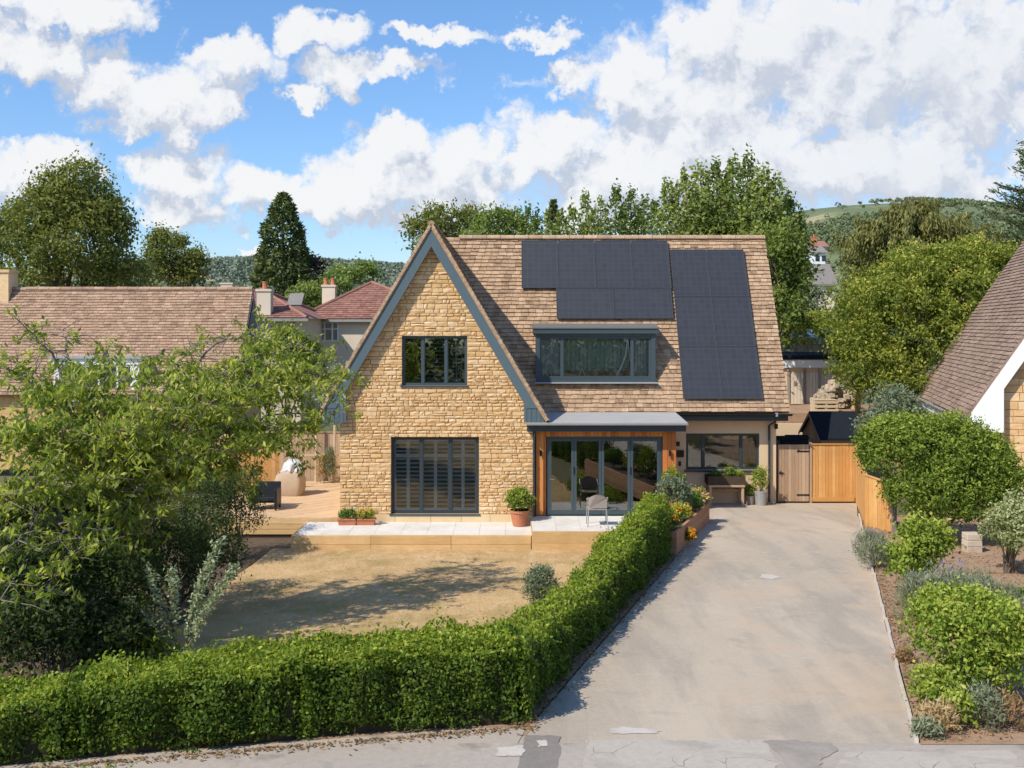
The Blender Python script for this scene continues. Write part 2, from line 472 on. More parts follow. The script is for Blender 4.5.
# -------------------------------------------------------- tiles and stonework
def tile_slope(mb, p0, ex, eu, length, lo, hi, tw=.28, th=.155, thick=.042, jit=.012, rbase=.5):
    """plain tiles on a slope. p0: eave corner, ex along eave, eu up the slope; lo(s), hi(s): extent at distance s up the slope"""
    p0, ex, eu = Vector(p0), Vector(ex).normalized(), Vector(eu).normalized()
    n = ex.cross(eu).normalized()
    if n.z < 0: n = -n
    rows = int(length / th)
    th = length / rows
    for i in range(rows):
        s = i * th
        a, b = lo(s + th / 2), hi(s + th / 2)
        if b - a < .03: continue
        x = a - tw * (.5 if i % 2 else .0) - R.uniform(0, .03)
        while x < b:
            w = tw * R.uniform(.92, 1.06)
            x0, x1 = max(x, a), min(x + w - .009, b)
            x += w
            if x1 - x0 < .03: continue
            l = min(th * 1.35, length - s + .02)
            k = R.uniform(-jit, jit); lift = .045 + R.uniform(0, jit)
            b0 = p0 + ex * x0 + eu * (s + k); b1 = p0 + ex * x1 + eu * (s + k + R.uniform(-.004, .004))
            t0 = p0 + ex * x0 + eu * (s + l); t1 = p0 + ex * x1 + eu * (s + l)
            v = [b0 + n * lift, b1 + n * (lift + R.uniform(-.004, .004)), t1 + n * .006, t0 + n * .006, b0 + n * (lift - thick), b1 + n * (lift - thick), t1 - n * .012, t0 - n * .012]
            mb.add(v, [(0, 1, 2, 3), (4, 5, 1, 0), (5, 6, 2, 1), (7, 4, 0, 3)], 0 if R.random() < .05 else min(1, max(0, R.gauss(rbase, .27))))


def stone_face(mb, o, ex, out, z0, z1, bounds, holes, hmin=.07, hmax=.15, wmin=.10, wmax=.38, bulge=.03):
    """coursed rubble: o is a point on the wall face (z ignored)"""
    o, ex, out = Vector(o), Vector(ex), Vector(out)
    z = z0
    while z < z1 - .03:
        h = R.uniform(hmin, hmax)
        if z + h > z1 - .05: h = z1 - z
        for hx in holes:                      # let courses line up with the openings
            for zz in (hx[2], hx[3]):
                if z < zz - .03 < z + h - .03 and zz - z > .05: h = zz - z
        zm = z + h / 2
        a, b = bounds(zm)
        spans = [(a, b)]
        for (hx0, hx1, hz0, hz1) in holes:
            if hz0 - .005 < zm < hz1 + .005:
                ns = []
                for (p, q) in spans:
                    if hx1 <= p or hx0 >= q: ns.append((p, q)); continue
                    if hx0 > p: ns.append((p, hx0))
                    if hx1 < q: ns.append((hx1, q))
                spans = ns
        for (p, q) in spans:
            x = p
            while x < q - .02:
                w = R.uniform(wmin, wmax) * (.75 if h < .11 else 1)
                if q - (x + w) < .12: w = q - x
                g = .007
                X0, X1, Z0, Z1 = x + g, x + w - g, z + g, z + h - g
                if R.random() < .12 and h > .13 and w < .4:      # two thin stones
                    parts = [(X0, X1, Z0, z + h * .48 - g * .5), (X0, X1, z + h * .48 + g, Z1)]
                else: parts = [(X0, X1, Z0, Z1)]
                for (xa, xb, za, zb) in parts:
                    if xb - xa < .02 or zb - za < .02: continue
                    base = R.uniform(.0, .014)
                    xm = (xa + xb) / 2 + R.uniform(-.15, .15) * (xb - xa); zmm = (za + zb) / 2 + R.uniform(-.15, .2) * (zb - za)
                    vs = []
                    for zz in (za, zmm, zb):
                        for xx in (xa, xm, xb):
                            d = base + R.uniform(0, .010)
                            if xx == xm and zz == zmm: d = base + R.uniform(.35, 1) * bulge
                            elif xx == xm or zz == zmm: d = base + R.uniform(.1, .6) * bulge
                            jx = R.uniform(-.006, .006); jz = R.uniform(-.006, .006)
                            vs.append(o + ex * (xx + jx) + out * d + Vector((0, 0, zz + jz - o.z)))
                    ring = [0, 1, 2, 5, 8, 7, 6, 3]
                    vs += [vs[k] - out * .05 for k in ring]
                    fs = [(0, 1, 4, 3), (1, 2, 5, 4), (3, 4, 7, 6), (4, 5, 8, 7)]
                    for k in range(8):
                        fs.append((ring[k], 9 + k, 9 + (k + 1) % 8, ring[(k + 1) % 8]))
                    mb.add(vs, fs, min(1, max(0, R.gauss(.5, .24))))
                x += w
        z += h


def wall_bands(mb, y0, y1, zs, bounds, holes):
    """solid wall in the XZ plane between y0 and y1, banded so that openings stay open"""
    zs = sorted(zs)
    for z0, z1 in zip(zs[:-1], zs[1:]):
        if z1 - z0 < 1e-4: continue
        zm = (z0 + z1) / 2
        a0, b0 = bounds(z0); a1, b1 = bounds(z1)
        cuts = [(h[0], h[1]) for h in holes if h[2] <= zm <= h[3]]
        L0, L1 = a0, a1
        for (c0, c1) in sorted(cuts):
            mb.prism([(L0, y0, z0), (c0, y0, z0), (c0, y0, z1), (L1, y0, z1)], (0, y1 - y0, 0)); L0 = L1 = c1
        mb.prism([(L0, y0, z0), (b0, y0, z0), (b1, y0, z1), (L1, y0, z1)], (0, y1 - y0, 0))


def window(parent, x0, x1, z0, z1, Y, mull, mat='anthra', fw=.055, depth=.07, glass='glass', rails=(), name='window'):
    """frame with panes; Y is the outer face of the frame; mull = x of mullions"""
    mb = MB()
    mb.box((x0, Y, z0), (x0 + fw, Y + depth, z1)); mb.box((x1 - fw, Y, z0), (x1, Y + depth, z1))
    mb.box((x0 + fw, Y, z0), (x1 - fw, Y + depth, z0 + fw)); mb.box((x0 + fw, Y, z1 - fw), (x1 - fw, Y + depth, z1))
    for m in mull: mb.box((m - fw * .6, Y + .002, z0 + fw), (m + fw * .6, Y + depth, z1 - fw))
    for r in rails: mb.box((x0 + fw, Y + .004, r - fw * .4), (x1 - fw, Y + depth - .01, r + fw * .4))
    w = mb.build(name, MT[mat], parent)
    xs = [x0 + fw] + [v for m in mull for v in (m - fw * .6, m + fw * .6)] + [x1 - fw]
    for i in range(0, len(xs), 2):
        a, b = xs[i], xs[i + 1]
        sm = MB(); t = .022                    # opening sash
        if glass in ('glass', 'glass_lo'):
            sm.box((a, Y + .012, z0 + fw), (a + t, Y + depth - .012, z1 - fw)); sm.box((b - t, Y + .012, z0 + fw), (b, Y + depth - .012, z1 - fw))
            sm.box((a + t, Y + .012, z0 + fw), (b - t, Y + depth - .012, z0 + fw + t)); sm.box((a + t, Y + .012, z1 - fw - t), (b - t, Y + depth - .012, z1 - fw))
            sm.build('sash', MT[mat], w)
        g = MB(); g.add([(a, Y + depth * .5, z0 + fw), (b, Y + depth * .5, z0 + fw), (b, Y + depth * .5, z1 - fw), (a, Y + depth * .5, z1 - fw)], [(0, 1, 2, 3)])
        g.build('pane', MT[glass], w)
    return w


def room(parent, x0, x1, y0, y1, z0, z1):
    """dark room behind an opening (open on the window side)"""
    mb = MB()
    v = [(x0, y0, z0), (x1, y0, z0), (x1, y1, z0), (x0, y1, z0), (x0, y0, z1), (x1, y0, z1), (x1, y1, z1), (x0, y1, z1)]
    mb.add(v, [(0, 1, 2, 3), (4, 7, 6, 5), (1, 5, 6, 2), (2, 6, 7, 3), (3, 7, 4, 0)])
    return mb.build('room', MT['interior'], parent)


def sheet(name, poly, zf, mat, nx=1, dz=0.0, kind='structure'):
    """ground sheet over polygon rows: poly is list of (Y, X0, X1)"""
    mb = MB()
    V = []; Fc = []
    cols = 12
    for (Y, a, b) in poly:
        for k in range(cols + 1):
            X = a + (b - a) * k / cols
            V.append((X, Y, zf(X, Y) + dz))
    for i in range(len(poly) - 1):
        for k in range(cols):
            p = i * (cols + 1) + k
            Fc.append((p, p + 1, p + cols + 2, p + cols + 1))
    mb.add(V, Fc)
    o = mb.build(name, mat); tag(o, kind=kind)
    return o
# ================================================================ CAMERA, LIGHT, SKY
cam_d = bpy.data.cameras.new('camera'); cam = bpy.data.objects.new('camera', cam_d); COL.objects.link(cam)
cam.location = (0, 0, CZ); cam.rotation_euler = (math.radians(90), 0, 0)
cam_d.sensor_width = 36; cam_d.lens = F * 36 / 1024; cam_d.shift_y = -(384 - HZ) / 1024
cam_d.clip_start = .1; cam_d.clip_end = 6000
scene.camera = cam
scene.view_settings.view_transform = 'Standard'; scene.view_settings.look = 'None'; scene.view_settings.exposure = 0
scene.cycles.max_bounces = 8; scene.cycles.transparent_max_bounces = 12; scene.cycles.diffuse_bounces = 3
scene.cycles.use_denoising = True
scene.cycles.sample_clamp_indirect = 6

TOSUN = Vector((-1, -.84, 1.3)).normalized()
sun_d = bpy.data.lights.new('sun', 'SUN'); sun = bpy.data.objects.new('sun', sun_d); COL.objects.link(sun)
sun_d.energy = 5.0; sun_d.angle = math.radians(.5); sun_d.color = (1, .925, .79)
sun.rotation_euler = TOSUN.to_track_quat('Z', 'Y').to_euler()
sun.location = (-40, -30, 50)

world = bpy.data.worlds.new('World'); scene.world = world; world.use_nodes = True
wt = world.node_tree; wt.nodes.clear(); WN, WL = wt.nodes, wt.links


def cloud_group():
    g = bpy.data.node_groups.new('cloud_density', 'ShaderNodeTree')
    g.interface.new_socket('P', in_out='INPUT', socket_type='NodeSocketVector')
    g.interface.new_socket('D', in_out='OUTPUT', socket_type='NodeSocketFloat')
    N, L = g.nodes, g.links
    gi = N.new('NodeGroupInput'); go = N.new('NodeGroupOutput')
    P = gi.outputs[0]
    # warped lookup so that outlines billow
    nz = N.new('ShaderNodeTexNoise'); nz.noise_dimensions = '2D'; nz.inputs['Scale'].default_value = 20; nz.inputs['Detail'].default_value = 5; nz.inputs['Roughness'].default_value = .62
    L.new(P, nz.inputs['Vector'])
    sub = N.new('ShaderNodeVectorMath'); sub.operation = 'SUBTRACT'; L.new(nz.outputs['Color'], sub.inputs[0]); sub.inputs[1].default_value = (.5, .5, .5)
    ma = N.new('ShaderNodeVectorMath'); ma.operation = 'MULTIPLY_ADD'; L.new(sub.outputs[0], ma.inputs[0]); ma.inputs[1].default_value = (.085, .075, 0); L.new(P, ma.inputs[2])
    Q = ma.outputs[0]
    # cloud banks of that afternoon: azimuth and height as tangents, with half sizes
    blobs = [(30, -5, 120, 24), (40, 55, 58, 26), (140, 95, 70, 34), (150, 122, 66, 20), (230, 62, 56, 26), (110, 70, 60, 30), (10, 45, 60, 34), (60, 12, 100, 22), (205, 100, 50, 26), (540, 36, 34, 12), (345, 70, 50, 22), (322, 28, 50, 24), (382, 72, 62, 14), (305, 94, 30, 13), (440, 36, 58, 13),
             (45, 172, 66, 36), (178, 186, 52, 44), (190, 200, 60, 28), (255, 186, 52, 28), (335, 200, 62, 32), (396, 148, 52, 34), (360, 185, 60, 40), (470, 150, 50, 28), (442, 192, 80, 44), (548, 150, 70, 46),
             (620, 185, 120, 56), (590, 80, 70, 18), (660, 85, 95, 48), (760, 70, 160, 75), (900, 60, 220, 110), (720, 150, 120, 60), (890, 170, 170, 50), (247, 252, 14, 9), (1150, 100, 200, 140), (560, 38, 26, 12)]
    prev = None
    for (x, y, rx, ry) in blobs:
        c = ((x - 512) / F, (HZ - y) / F, 0); iv = (F / rx * .92, F / ry * .92, 0)
        m = N.new('ShaderNodeVectorMath'); m.operation = 'MULTIPLY_ADD'
        L.new(Q, m.inputs[0]); m.inputs[1].default_value = iv; m.inputs[2].default_value = (-c[0] * iv[0], -c[1] * iv[1], 0)
        d = N.new('ShaderNodeVectorMath'); d.operation = 'DOT_PRODUCT'; L.new(m.outputs[0], d.inputs[0]); L.new(m.outputs[0], d.inputs[1])
        if prev is None: prev = d.outputs['Value']
        else:
            if rx < 75 and y < 130:      # thin fair weather scraps
                ad = math_node(N, L, 'ADD', d.outputs['Value'], .12); dv_ = ad
            else: dv_ = d.outputs['Value']
            mn = N.new('ShaderNodeMath'); mn.operation = 'SMOOTH_MIN'; mn.inputs[2].default_value = .25
            L.new(prev, mn.inputs[0]); L.new(dv_, mn.inputs[1]); prev = mn.outputs[0]
    n2_ = N.new('ShaderNodeTexNoise'); n2_.noise_dimensions = '2D'; n2_.inputs['Scale'].default_value = 11; n2_.inputs['Detail'].default_value = 7; n2_.inputs['Roughness'].default_value = .6; L.new(P, n2_.inputs['Vector']); nf = n2_.outputs['Fac']
    vo = N.new('ShaderNodeTexVoronoi'); vo.voronoi_dimensions = '2D'; vo.feature = 'SMOOTH_F1'; vo.inputs['Scale'].default_value = 24; vo.inputs['Detail'].default_value = 2; vo.inputs['Roughness'].default_value = .55; vo.inputs['Smoothness'].default_value = .35
    L.new(Q, vo.inputs['Vector'])
    puff = math_node(N, L, 'SUBTRACT', .66, vo.outputs['Distance'])
    dn = math_node(N, L, 'SUBTRACT', 1.0, prev)
    dn = math_node(N, L, 'MAXIMUM', dn, -1.0)
    dn = math_node(N, L, 'ADD', dn, math_node(N, L, 'MULTIPLY', math_node(N, L, 'SUBTRACT', nf, .5), 1.15))
    dn = math_node(N, L, 'ADD', dn, math_node(N, L, 'MULTIPLY', puff, .62))
    L.new(dn, go.inputs[0])
    return g


CG = cloud_group()
tc = WN.new('ShaderNodeTexCoord'); sx = WN.new('ShaderNodeSeparateXYZ'); WL.new(tc.outputs['Generated'], sx.inputs[0])
ay = math_node(WN, WL, 'MAXIMUM', math_node(WN, WL, 'ABSOLUTE', sx.outputs[1]), .22)
cx_ = WN.new('ShaderNodeCombineXYZ')
WL.new(math_node(WN, WL, 'DIVIDE', sx.outputs[0], ay), cx_.inputs[0]); WL.new(math_node(WN, WL, 'DIVIDE', sx.outputs[2], ay), cx_.inputs[1])
UV = cx_.outputs[0]
g1 = WN.new('ShaderNodeGroup'); g1.node_tree = CG; WL.new(UV, g1.inputs[0])
of = WN.new('ShaderNodeVectorMath'); of.operation = 'ADD'; WL.new(UV, of.inputs[0]); of.inputs[1].default_value = (-.012, .030, 0)
g2 = WN.new('ShaderNodeGroup'); g2.node_tree = CG; WL.new(of.outputs[0], g2.inputs[0])
alpha = maprange(WN, WL, g1.outputs[0], -.24, .58, 0, 1, True)
lit = math_node(WN, WL, 'SUBTRACT', g1.outputs[0], g2.outputs[0])
lit = maprange(WN, WL, lit, -.45, .4, 0, 1, True)
# the broad bank to the right is thinner, greyer layer cloud
side = maprange(WN, WL, sx.outputs[0], .02, .45, 0, 1, True)
thick = maprange(WN, WL, g1.outputs[0], .25, 1.0, 0, 1)
cr1 = ramp(WN, [(.58, .63, .73), (.80, .83, .885), (.96, .962, .968)], [0, .45, 1]); WL.new(lit, cr1.inputs[0])
cr2 = ramp(WN, [(.72, .755, .82), (.79, .82, .875), (.88, .895, .925)], [0, .5, 1]); WL.new(lit, cr2.inputs[0])
cm = WN.new('ShaderNodeMixRGB'); WL.new(math_node(WN, WL, 'MULTIPLY', side, thick), cm.inputs[0]); WL.new(cr1.outputs[0], cm.inputs[1]); WL.new(cr2.outputs[0], cm.inputs[2])
sky = WN.new('ShaderNodeTexSky'); sky.sky_type = 'NISHITA'; sky.sun_disc = False
sky.sun_elevation = math.asin(TOSUN.z); sky.sun_rotation = math.atan2(TOSUN.x, TOSUN.y)
sky.air_density = 1.0; sky.dust_density = .35; sky.ozone_density = 2.5; sky.altitude = 50
b1 = WN.new('ShaderNodeBackground'); b2 = WN.new('ShaderNodeBackground')
hs = WN.new('ShaderNodeHueSaturation'); hs.inputs['Saturation'].default_value = 1.08
tn = WN.new('ShaderNodeMixRGB'); tn.blend_type = 'MULTIPLY'; tn.inputs[0].default_value = 1; hz_r = ramp(WN, [(.78, .85, 1.0), (.90, 1.0, 1.16), (1.05, 1.17, 1.28)], [.0, .12, .38]); WL.new(sx.outputs[2], hz_r.inputs[0]); WL.new(hz_r.outputs[0], tn.inputs[2]); WL.new(sky.outputs[0], tn.inputs[1]); WL.new(tn.outputs[0], hs.inputs['Color'])
WL.new(hs.outputs[0], b1.inputs[0]); b1.inputs[1].default_value = .15 * 1.0
WL.new(cm.outputs[0], b2.inputs[0]); b2.inputs[1].default_value = .97
mxs = WN.new('ShaderNodeMixShader'); WL.new(math_node(WN, WL, 'MULTIPLY', alpha, .96), mxs.inputs[0])
WL.new(b1.outputs[0], mxs.inputs[1]); WL.new(b2.outputs[0], mxs.inputs[2])
wo = WN.new('ShaderNodeOutputWorld'); WL.new(mxs.outputs[0], wo.inputs[0])
world.cycles.sampling_method = 'MANUAL'; world.cycles.sample_map_resolution = 512


# ================================================================ GROUND
def layered(name, base, layers, rough=.95, bump=.3, bscale=25, cracks=None):
    """base colours + list of (scale, lo, hi, colour, amount) stains"""
    m, nt, N, L = nodes(name)
    tc = N.new('ShaderNodeTexCoord'); V = tc.outputs['Object']
    rp = ramp(N, base); L.new(maprange(N, L, noise(N, L, V, 14, 8, .7), .3, .7), rp.inputs[0]); col = rp.outputs[0]
    for (sc, lo, hi, c, amt, st) in layers:
        mp = N.new('ShaderNodeMapping'); mp.inputs['Scale'].default_value = st; mp.inputs['Location'].default_value = (sc * 3.1, sc * 1.7, 0); L.new(V, mp.inputs[0])
        f = maprange(N, L, noise(N, L, mp.outputs[0], sc, 6, .62, .4), lo, hi, 0, amt)
        mx = N.new('ShaderNodeMixRGB'); L.new(f, mx.inputs[0]); L.new(col, mx.inputs[1]); mx.inputs[2].default_value = (*c, 1); col = mx.outputs[0]
    if cracks:
        vo = N.new('ShaderNodeTexVoronoi'); vo.feature = 'DISTANCE_TO_EDGE'; vo.inputs['Scale'].default_value = cracks
        wv = N.new('ShaderNodeVectorMath'); wv.operation = 'MULTIPLY_ADD'; nz = N.new('ShaderNodeTexNoise'); nz.inputs['Scale'].default_value = 3; L.new(V, nz.inputs[0])
        L.new(nz.outputs['Color'], wv.inputs[0]); wv.inputs[1].default_value = (.3, .3, 0); L.new(V, wv.inputs[2]); L.new(wv.outputs[0], vo.inputs['Vector'])
        f = maprange(N, L, vo.outputs['Distance'], .0, .018, .75, 0)
        f = math_node(N, L, 'MULTIPLY', f, maprange(N, L, noise(N, L, V, 1.4, 3), .45, .6))
        mx = N.new('ShaderNodeMixRGB'); L.new(f, mx.inputs[0]); L.new(col, mx.inputs[1]); mx.inputs[2].default_value = (.12, .10, .085, 1); col = mx.outputs[0]
    bs = N.new('ShaderNodeBsdfPrincipled'); L.new(col, bs.inputs['Base Color']); bs.inputs['Roughness'].default_value = rough; bs.inputs['Specular IOR Level'].default_value = .15
    bn = N.new('ShaderNodeBump'); bn.inputs['Strength'].default_value = bump; bn.inputs['Distance'].default_value = .015
    L.new(noise(N, L, V, bscale, 6, .7), bn.inputs['Height']); L.new(bn.outputs[0], bs.inputs['Normal'])
    out = N.new('ShaderNodeOutputMaterial'); L.new(bs.outputs[0], out.inputs[0])
    return m


I3 = (1, 1, 1)
MT['tarmac'] = layered('dusty_tarmac', [(.43, .352, .27), (.51, .425, .33)], [(.3, .42, .62, (.57, .47, .36), .7, (1, .4, 1)), (.7, .46, .64, (.33, .285, .235), .65, (1.8, .3, 1)), (.5, .54, .68, (.57, .42, .29), .6, I3), (1.5, .55, .68, (.34, .29, .24), .45, I3), (3.5, .58, .7, (.58, .50, .41), .4, I3), (60, .56, .70, (.58, .51, .43), .6, I3), (95, .56, .68, (.25, .22, .19), .6, I3)], bump=.45, bscale=90)
MT['pave'] = layered('pavement_tarmac', [(.38, .325, .275), (.47, .405, .34)], [(.5, .45, .65, (.37, .32, .27), .7, (1, 2, 1)), (2, .55, .7, (.19, .165, .145), .6, I3), (40, .6, .75, (.40, .36, .32), .5, I3)], bump=.4, bscale=60)
MT['patch'] = layered('pale_pavement_patch', [(.42, .37, .31), (.5, .445, .38)], [(1.2, .5, .7, (.28, .24, .2), .6, I3)], cracks=2.6)
MT['patch_d'] = layered('dark_tarmac_patch', [(.20, .178, .158), (.27, .24, .21)], [(2, .5, .7, (.26, .23, .2), .6, I3)])
MT['pave_d'] = layered('worn_tarmac', [(.27, .235, .205), (.34, .295, .255)], [(2, .45, .65, (.40, .35, .3), .7, I3)])
MT['patch_w'] = layered('white_scuff', [(.50, .45, .39), (.58, .53, .47)], [(2, .5, .7, (.4, .35, .3), .6, I3)])
MT['lawn'] = layered('parched_lawn', [(.54, .355, .17), (.62, .425, .22)], [(.35, .44, .60, (.44, .275, .13), .75, I3), (.9, .48, .62, (.33, .255, .095), .65, I3), (1.8, .52, .68, (.72, .55, .34), .5, (1.6, .7, 1)), (5, .55, .72, (.46, .30, .155), .45, (1.5, .8, 1)), (24, .52, .72, (.50, .35, .18), .4, I3)], bump=.35, bscale=40)
MT['bed'] = layered('dry_soil', [(.32, .20, .125), (.44, .29, .19)], [(3, .5, .7, (.16, .1, .065), .7, I3), (12, .58, .7, (.42, .33, .24), .7, I3), (1.2, .5, .7, (.36, .26, .16), .5, I3)], bump=.8, bscale=30)
MT['ground'] = layered('rough_ground', [(.13, .11, .06), (.2, .17, .1)], [(.2, .45, .6, (.1, .13, .04), .8, I3)])
MT['dirt'] = layered('shaded_soil', [(.10, .068, .045), (.17, .12, .08)], [(4, .5, .7, (.06, .04, .028), .7, I3)], bump=.8)


def gz(X, Y):
    if Y > 31: z = zd(31)
    elif Y < 8: z = zd(8)
    else: z = zd(Y)
    if Y > 44: z += (min(Y, 80) - 44) * .02
    edge = 5.41 + .316 * (Y - 28.15) - .75          # under the drive hedge
    if 12.3 < Y < 27.2 and X < edge:
        t = min(1, (edge - X) / .8)
        z = z * (1 - t) + zl(Y) * t
    elif 27.2 <= Y < 42 and X < 4.4: z = min(z, -.95)
    elif Y <= 12.3 and X < 0 and Y > 11.6: z = zd(Y) - .05
    return z - .03


ys = [-140, -60, -20, -5, 4, 8] + [9 + .5 * i for i in range(48)] + [34, 38, 44, 55, 70, 90, 120]
xs = [-160, -90, -50, -30, -20, -14] + [-10 + .5 * i for i in range(48)] + [16, 20, 30, 50, 90, 160]
V = [(x, y, gz(x, y)) for y in ys for x in xs]
nx_ = len(xs)
Q = [(j * nx_ + i, j * nx_ + i + 1, (j + 1) * nx_ + i + 1, (j + 1) * nx_ + i) for j in range(len(ys) - 1) for i in range(nx_ - 1)]
tag(np_mesh('ground', V, Q, np.full(len(V), .5), MT['ground']), kind='structure')

Xl = lambda Y: 5.41 + .316 * (Y - 28.15)
Xr = lambda Y: 4.30 + .297 * (Y - 11.1)
zdd = lambda X, Y: zd(Y)
sheet('driveway', [(11.16, .05, 4.32)] + [(11.5 + i * .8, Xl(11.5 + i * .8), Xr(11.5 + i * .8)) for i in range(20)] + [(27.6, Xl(27.6), Xr(27.6)), (28.0, 4.6, 9.3), (30.6, 4.55, 10.15)], zdd, MT['tarmac'])
sheet('pavement', [(7.6, -9, 9), (9.5, -9, 9), (10.1, -7.2, 9), (10.45, -5.6, 9), (10.8, -4.05, 9), (11.15, -2.5, 9)], zdd, MT['pave'], dz=.006)
sheet('pavement', [(11.15, -2.5, .06), (11.62, -.42, .16)], zdd, MT['pave'], dz=.006)
sheet('road', [(-12, -40, 40), (3, -40, 40), (7.6, -40, 40)], lambda X, Y: zd(7.6) - .1 + (7.6 - Y) * 0.004, MT['tarmac'])
MBk = MB(); MBk.obox((-40, 7.55, zd(7.6) - .15), (80, 0, 0), (0, .12, 0), (0, 0, .155)); tag(MBk.build('kerb', MT['concrete']), kind='structure')


def patch(name, pts, mat, dz):
    mb = MB(); c = [sum(p[0] for p in pts) / len(pts), sum(p[1] for p in pts) / len(pts)]
    P = []
    for i, p in enumerate(pts):                 # fray the outline
        q = pts[(i + 1) % len(pts)]
        for k in range(6):
            t = k / 6; s = .025 if k else 0
            P.append((p[0] + (q[0] - p[0]) * t + R.uniform(-s, s), p[1] + (q[1] - p[1]) * t + R.uniform(-s, s)))
    mb.add([(x, y, zd(y) + dz) for x, y in P], [tuple(range(len(P)))])
    o = mb.build(name, mat); tag(o, kind='structure'); return o


def dpx(px, py):                # where a sight line meets the drive plane
    Y = 1040 * 4.06 / (py - 365); return ((px - 512) * Y / F, Y)


patch('hedge_strip', [(-6.2, 10.0), (-3, 10.65), (.15, 11.4), (.3, 11.85), (0, 12.2), (-6.2, 10.8)], MT['bed'], .002)
patch('pavement_patch', [dpx(585, 741), dpx(765, 741), dpx(780, 765), dpx(770, 772), dpx(585, 772)], MT['patch'], .008)
patch('pavement_patch', [dpx(525, 735), dpx(561, 737), dpx(556, 772), dpx(516, 772)], MT['patch_d'], .008)
patch('pavement_patch', [dpx(762, 742), dpx(790, 741), dpx(832, 744), dpx(838, 752), dpx(822, 760), dpx(818, 772), dpx(790, 772), dpx(783, 758)], MT['pave_d'], .012)
patch('pavement_patch', [dpx(845, 753), dpx(915, 752), dpx(1010, 751), dpx(1030, 772), dpx(832, 772)], MT['patch'], .008)
patch('drive_scuff', [dpx(607, 729), dpx(625, 727), dpx(662, 731), dpx(650, 734), dpx(612, 734)], MT['patch_w'], .006)
patch('drive_scuff', [dpx(762, 574), dpx(772, 574.5), dpx(781, 577), dpx(772, 580), dpx(760, 578)], MT['patch_w'], .006)
patch('drive_scuff', [dpx(536, 742), dpx(545, 741), dpx(547, 747), dpx(538, 748)], MT['patch_w'], .013)
patch('drive_scuff', [dpx(497, 748), dpx(525, 747), dpx(522, 757), dpx(496, 757)], MT['patch_w'], .013)

sheet('lawn', [(12.4, -5.0, -.3), (14, -5.2, .4), (16, -5.5, 1.05), (18, -5.65, 1.7), (20, -5.9, 2.35), (22, -6.0, 3.0), (24, -6.0, 3.6), (26.2, -6.1, 4.0), (26.6, -6.1, 4.1)], lambda X, Y: zl(Y), MT['lawn'], dz=.004)
sheet('left_border', [(11.4, -12, -5.0), (14, -12, -5.2), (18, -12, -5.65), (22, -12, -6.0), (26.4, -12, -6.1), (26.5, -12, -5.55), (28.55, -12, -5.55)], lambda X, Y: zl(Y), MT['dirt'], dz=.002)
sheet('right_border', [(11.1, 4.36, 9), (14, Xr(14) + .06, 12), (18, Xr(18) + .06, 14), (22, Xr(22) + .06, 16), (28, Xr(28) + .06, 20)], zdd, MT['bed'], dz=.012)
sheet('side_lawn', [(11.6, 6.8, 11), (14, 7.1, 12), (16.5, 7.6, 12), (18.3, 8.4, 12)], zdd, MT['lawn'], dz=.02)
sheet('path', [(20.2, 8.9, 11.6), (22, 9.0, 11.4), (26, 10.3, 12)], zdd, MT['bed'], dz=.022)
# edging
mb = MB(); Y = 11.15
while Y < 27.5:
    l = R.uniform(.85, .95)
    p0 = Vector((Xr(Y) + .02, Y, zd(Y) - .05)); p1 = Vector((Xr(Y + l - .012) + .02, Y + l - .012, zd(Y + l) - .05))
    mb.beam(p0 + Vector((R.uniform(-.012, .012), 0, .04)), p1 + Vector((R.uniform(-.012, .012), 0, .04)), .045, .12); Y += l
tag(mb.build('edging', MT['concrete'], bevel=.006), kind='structure')
sheet('hedge_strip', [(11.75 + i * .7, Xl(11.75 + i * .7) - .5, Xl(11.75 + i * .7) - .02) for i in range(17)], zdd, MT['bed'], dz=.006)


def scatter(name, mat, pts, L, W, zoff=.01, **kw):
    pts = np.array(pts)
    nr = np.tile(np.array([0, 0, 1.0]), (len(pts), 1))
    t = rng.normal(size=(len(pts), 3)); t[:, 2] *= .35; t = unit(t)
    s = unit(np.cross(t, nr + rng.normal(size=nr.shape) * .5))
    l = L * rng.uniform(.5, 1.4, (len(pts), 1)); w = W * rng.uniform(.6, 1.3, (len(pts), 1))
    c = pts + np.array([0, 0, zoff])
    Vv = np.stack([c - t * l / 2, c + s * w / 2, c + t * l / 2, c - s * w / 2], 1).reshape(-1, 3)
    Vv[:, 2] = np.maximum(Vv[:, 2], np.repeat(pts[:, 2], 4) + .003)
    o = np_mesh(name, Vv, np.arange(4 * len(pts)).reshape(-1, 4), np.repeat(rng.random(len(pts)), 4), mat)
    tag(o, kind='stuff', **kw); return o


pts = []
for _ in range(2600):
    Y = R.uniform(11.7, 23); d = abs(R.gauss(0, .17)) - .1
    x = Xl(Y) - .14 + d; pts.append((x, Y, zd(Y) + .012))
for _ in range(900):
    t = R.random(); x = .3 - 5.5 * t; Y = 11.65 - .24 * (5.5 * t) - abs(R.gauss(0, .1)) + .06; pts.append((x, Y, zd(Y) + .008))
scatter('leaf_litter', LEAF['dry'], pts, .05, .03, label='brown fallen leaves strewn along the foot of the hedges', cat='leaf litter')
pts = []
for _ in range(5200):
    Y = R.uniform(11.2, 27); x = Xr(Y) + .08 + R.random() ** 1.5 * 3.2
    pts.append((x, Y, zd(Y) + .016))
scatter('mulch', LEAF['dry'], pts, .06, .03, label='dry mulch and leaf scraps over the border right of the drive', cat='mulch')
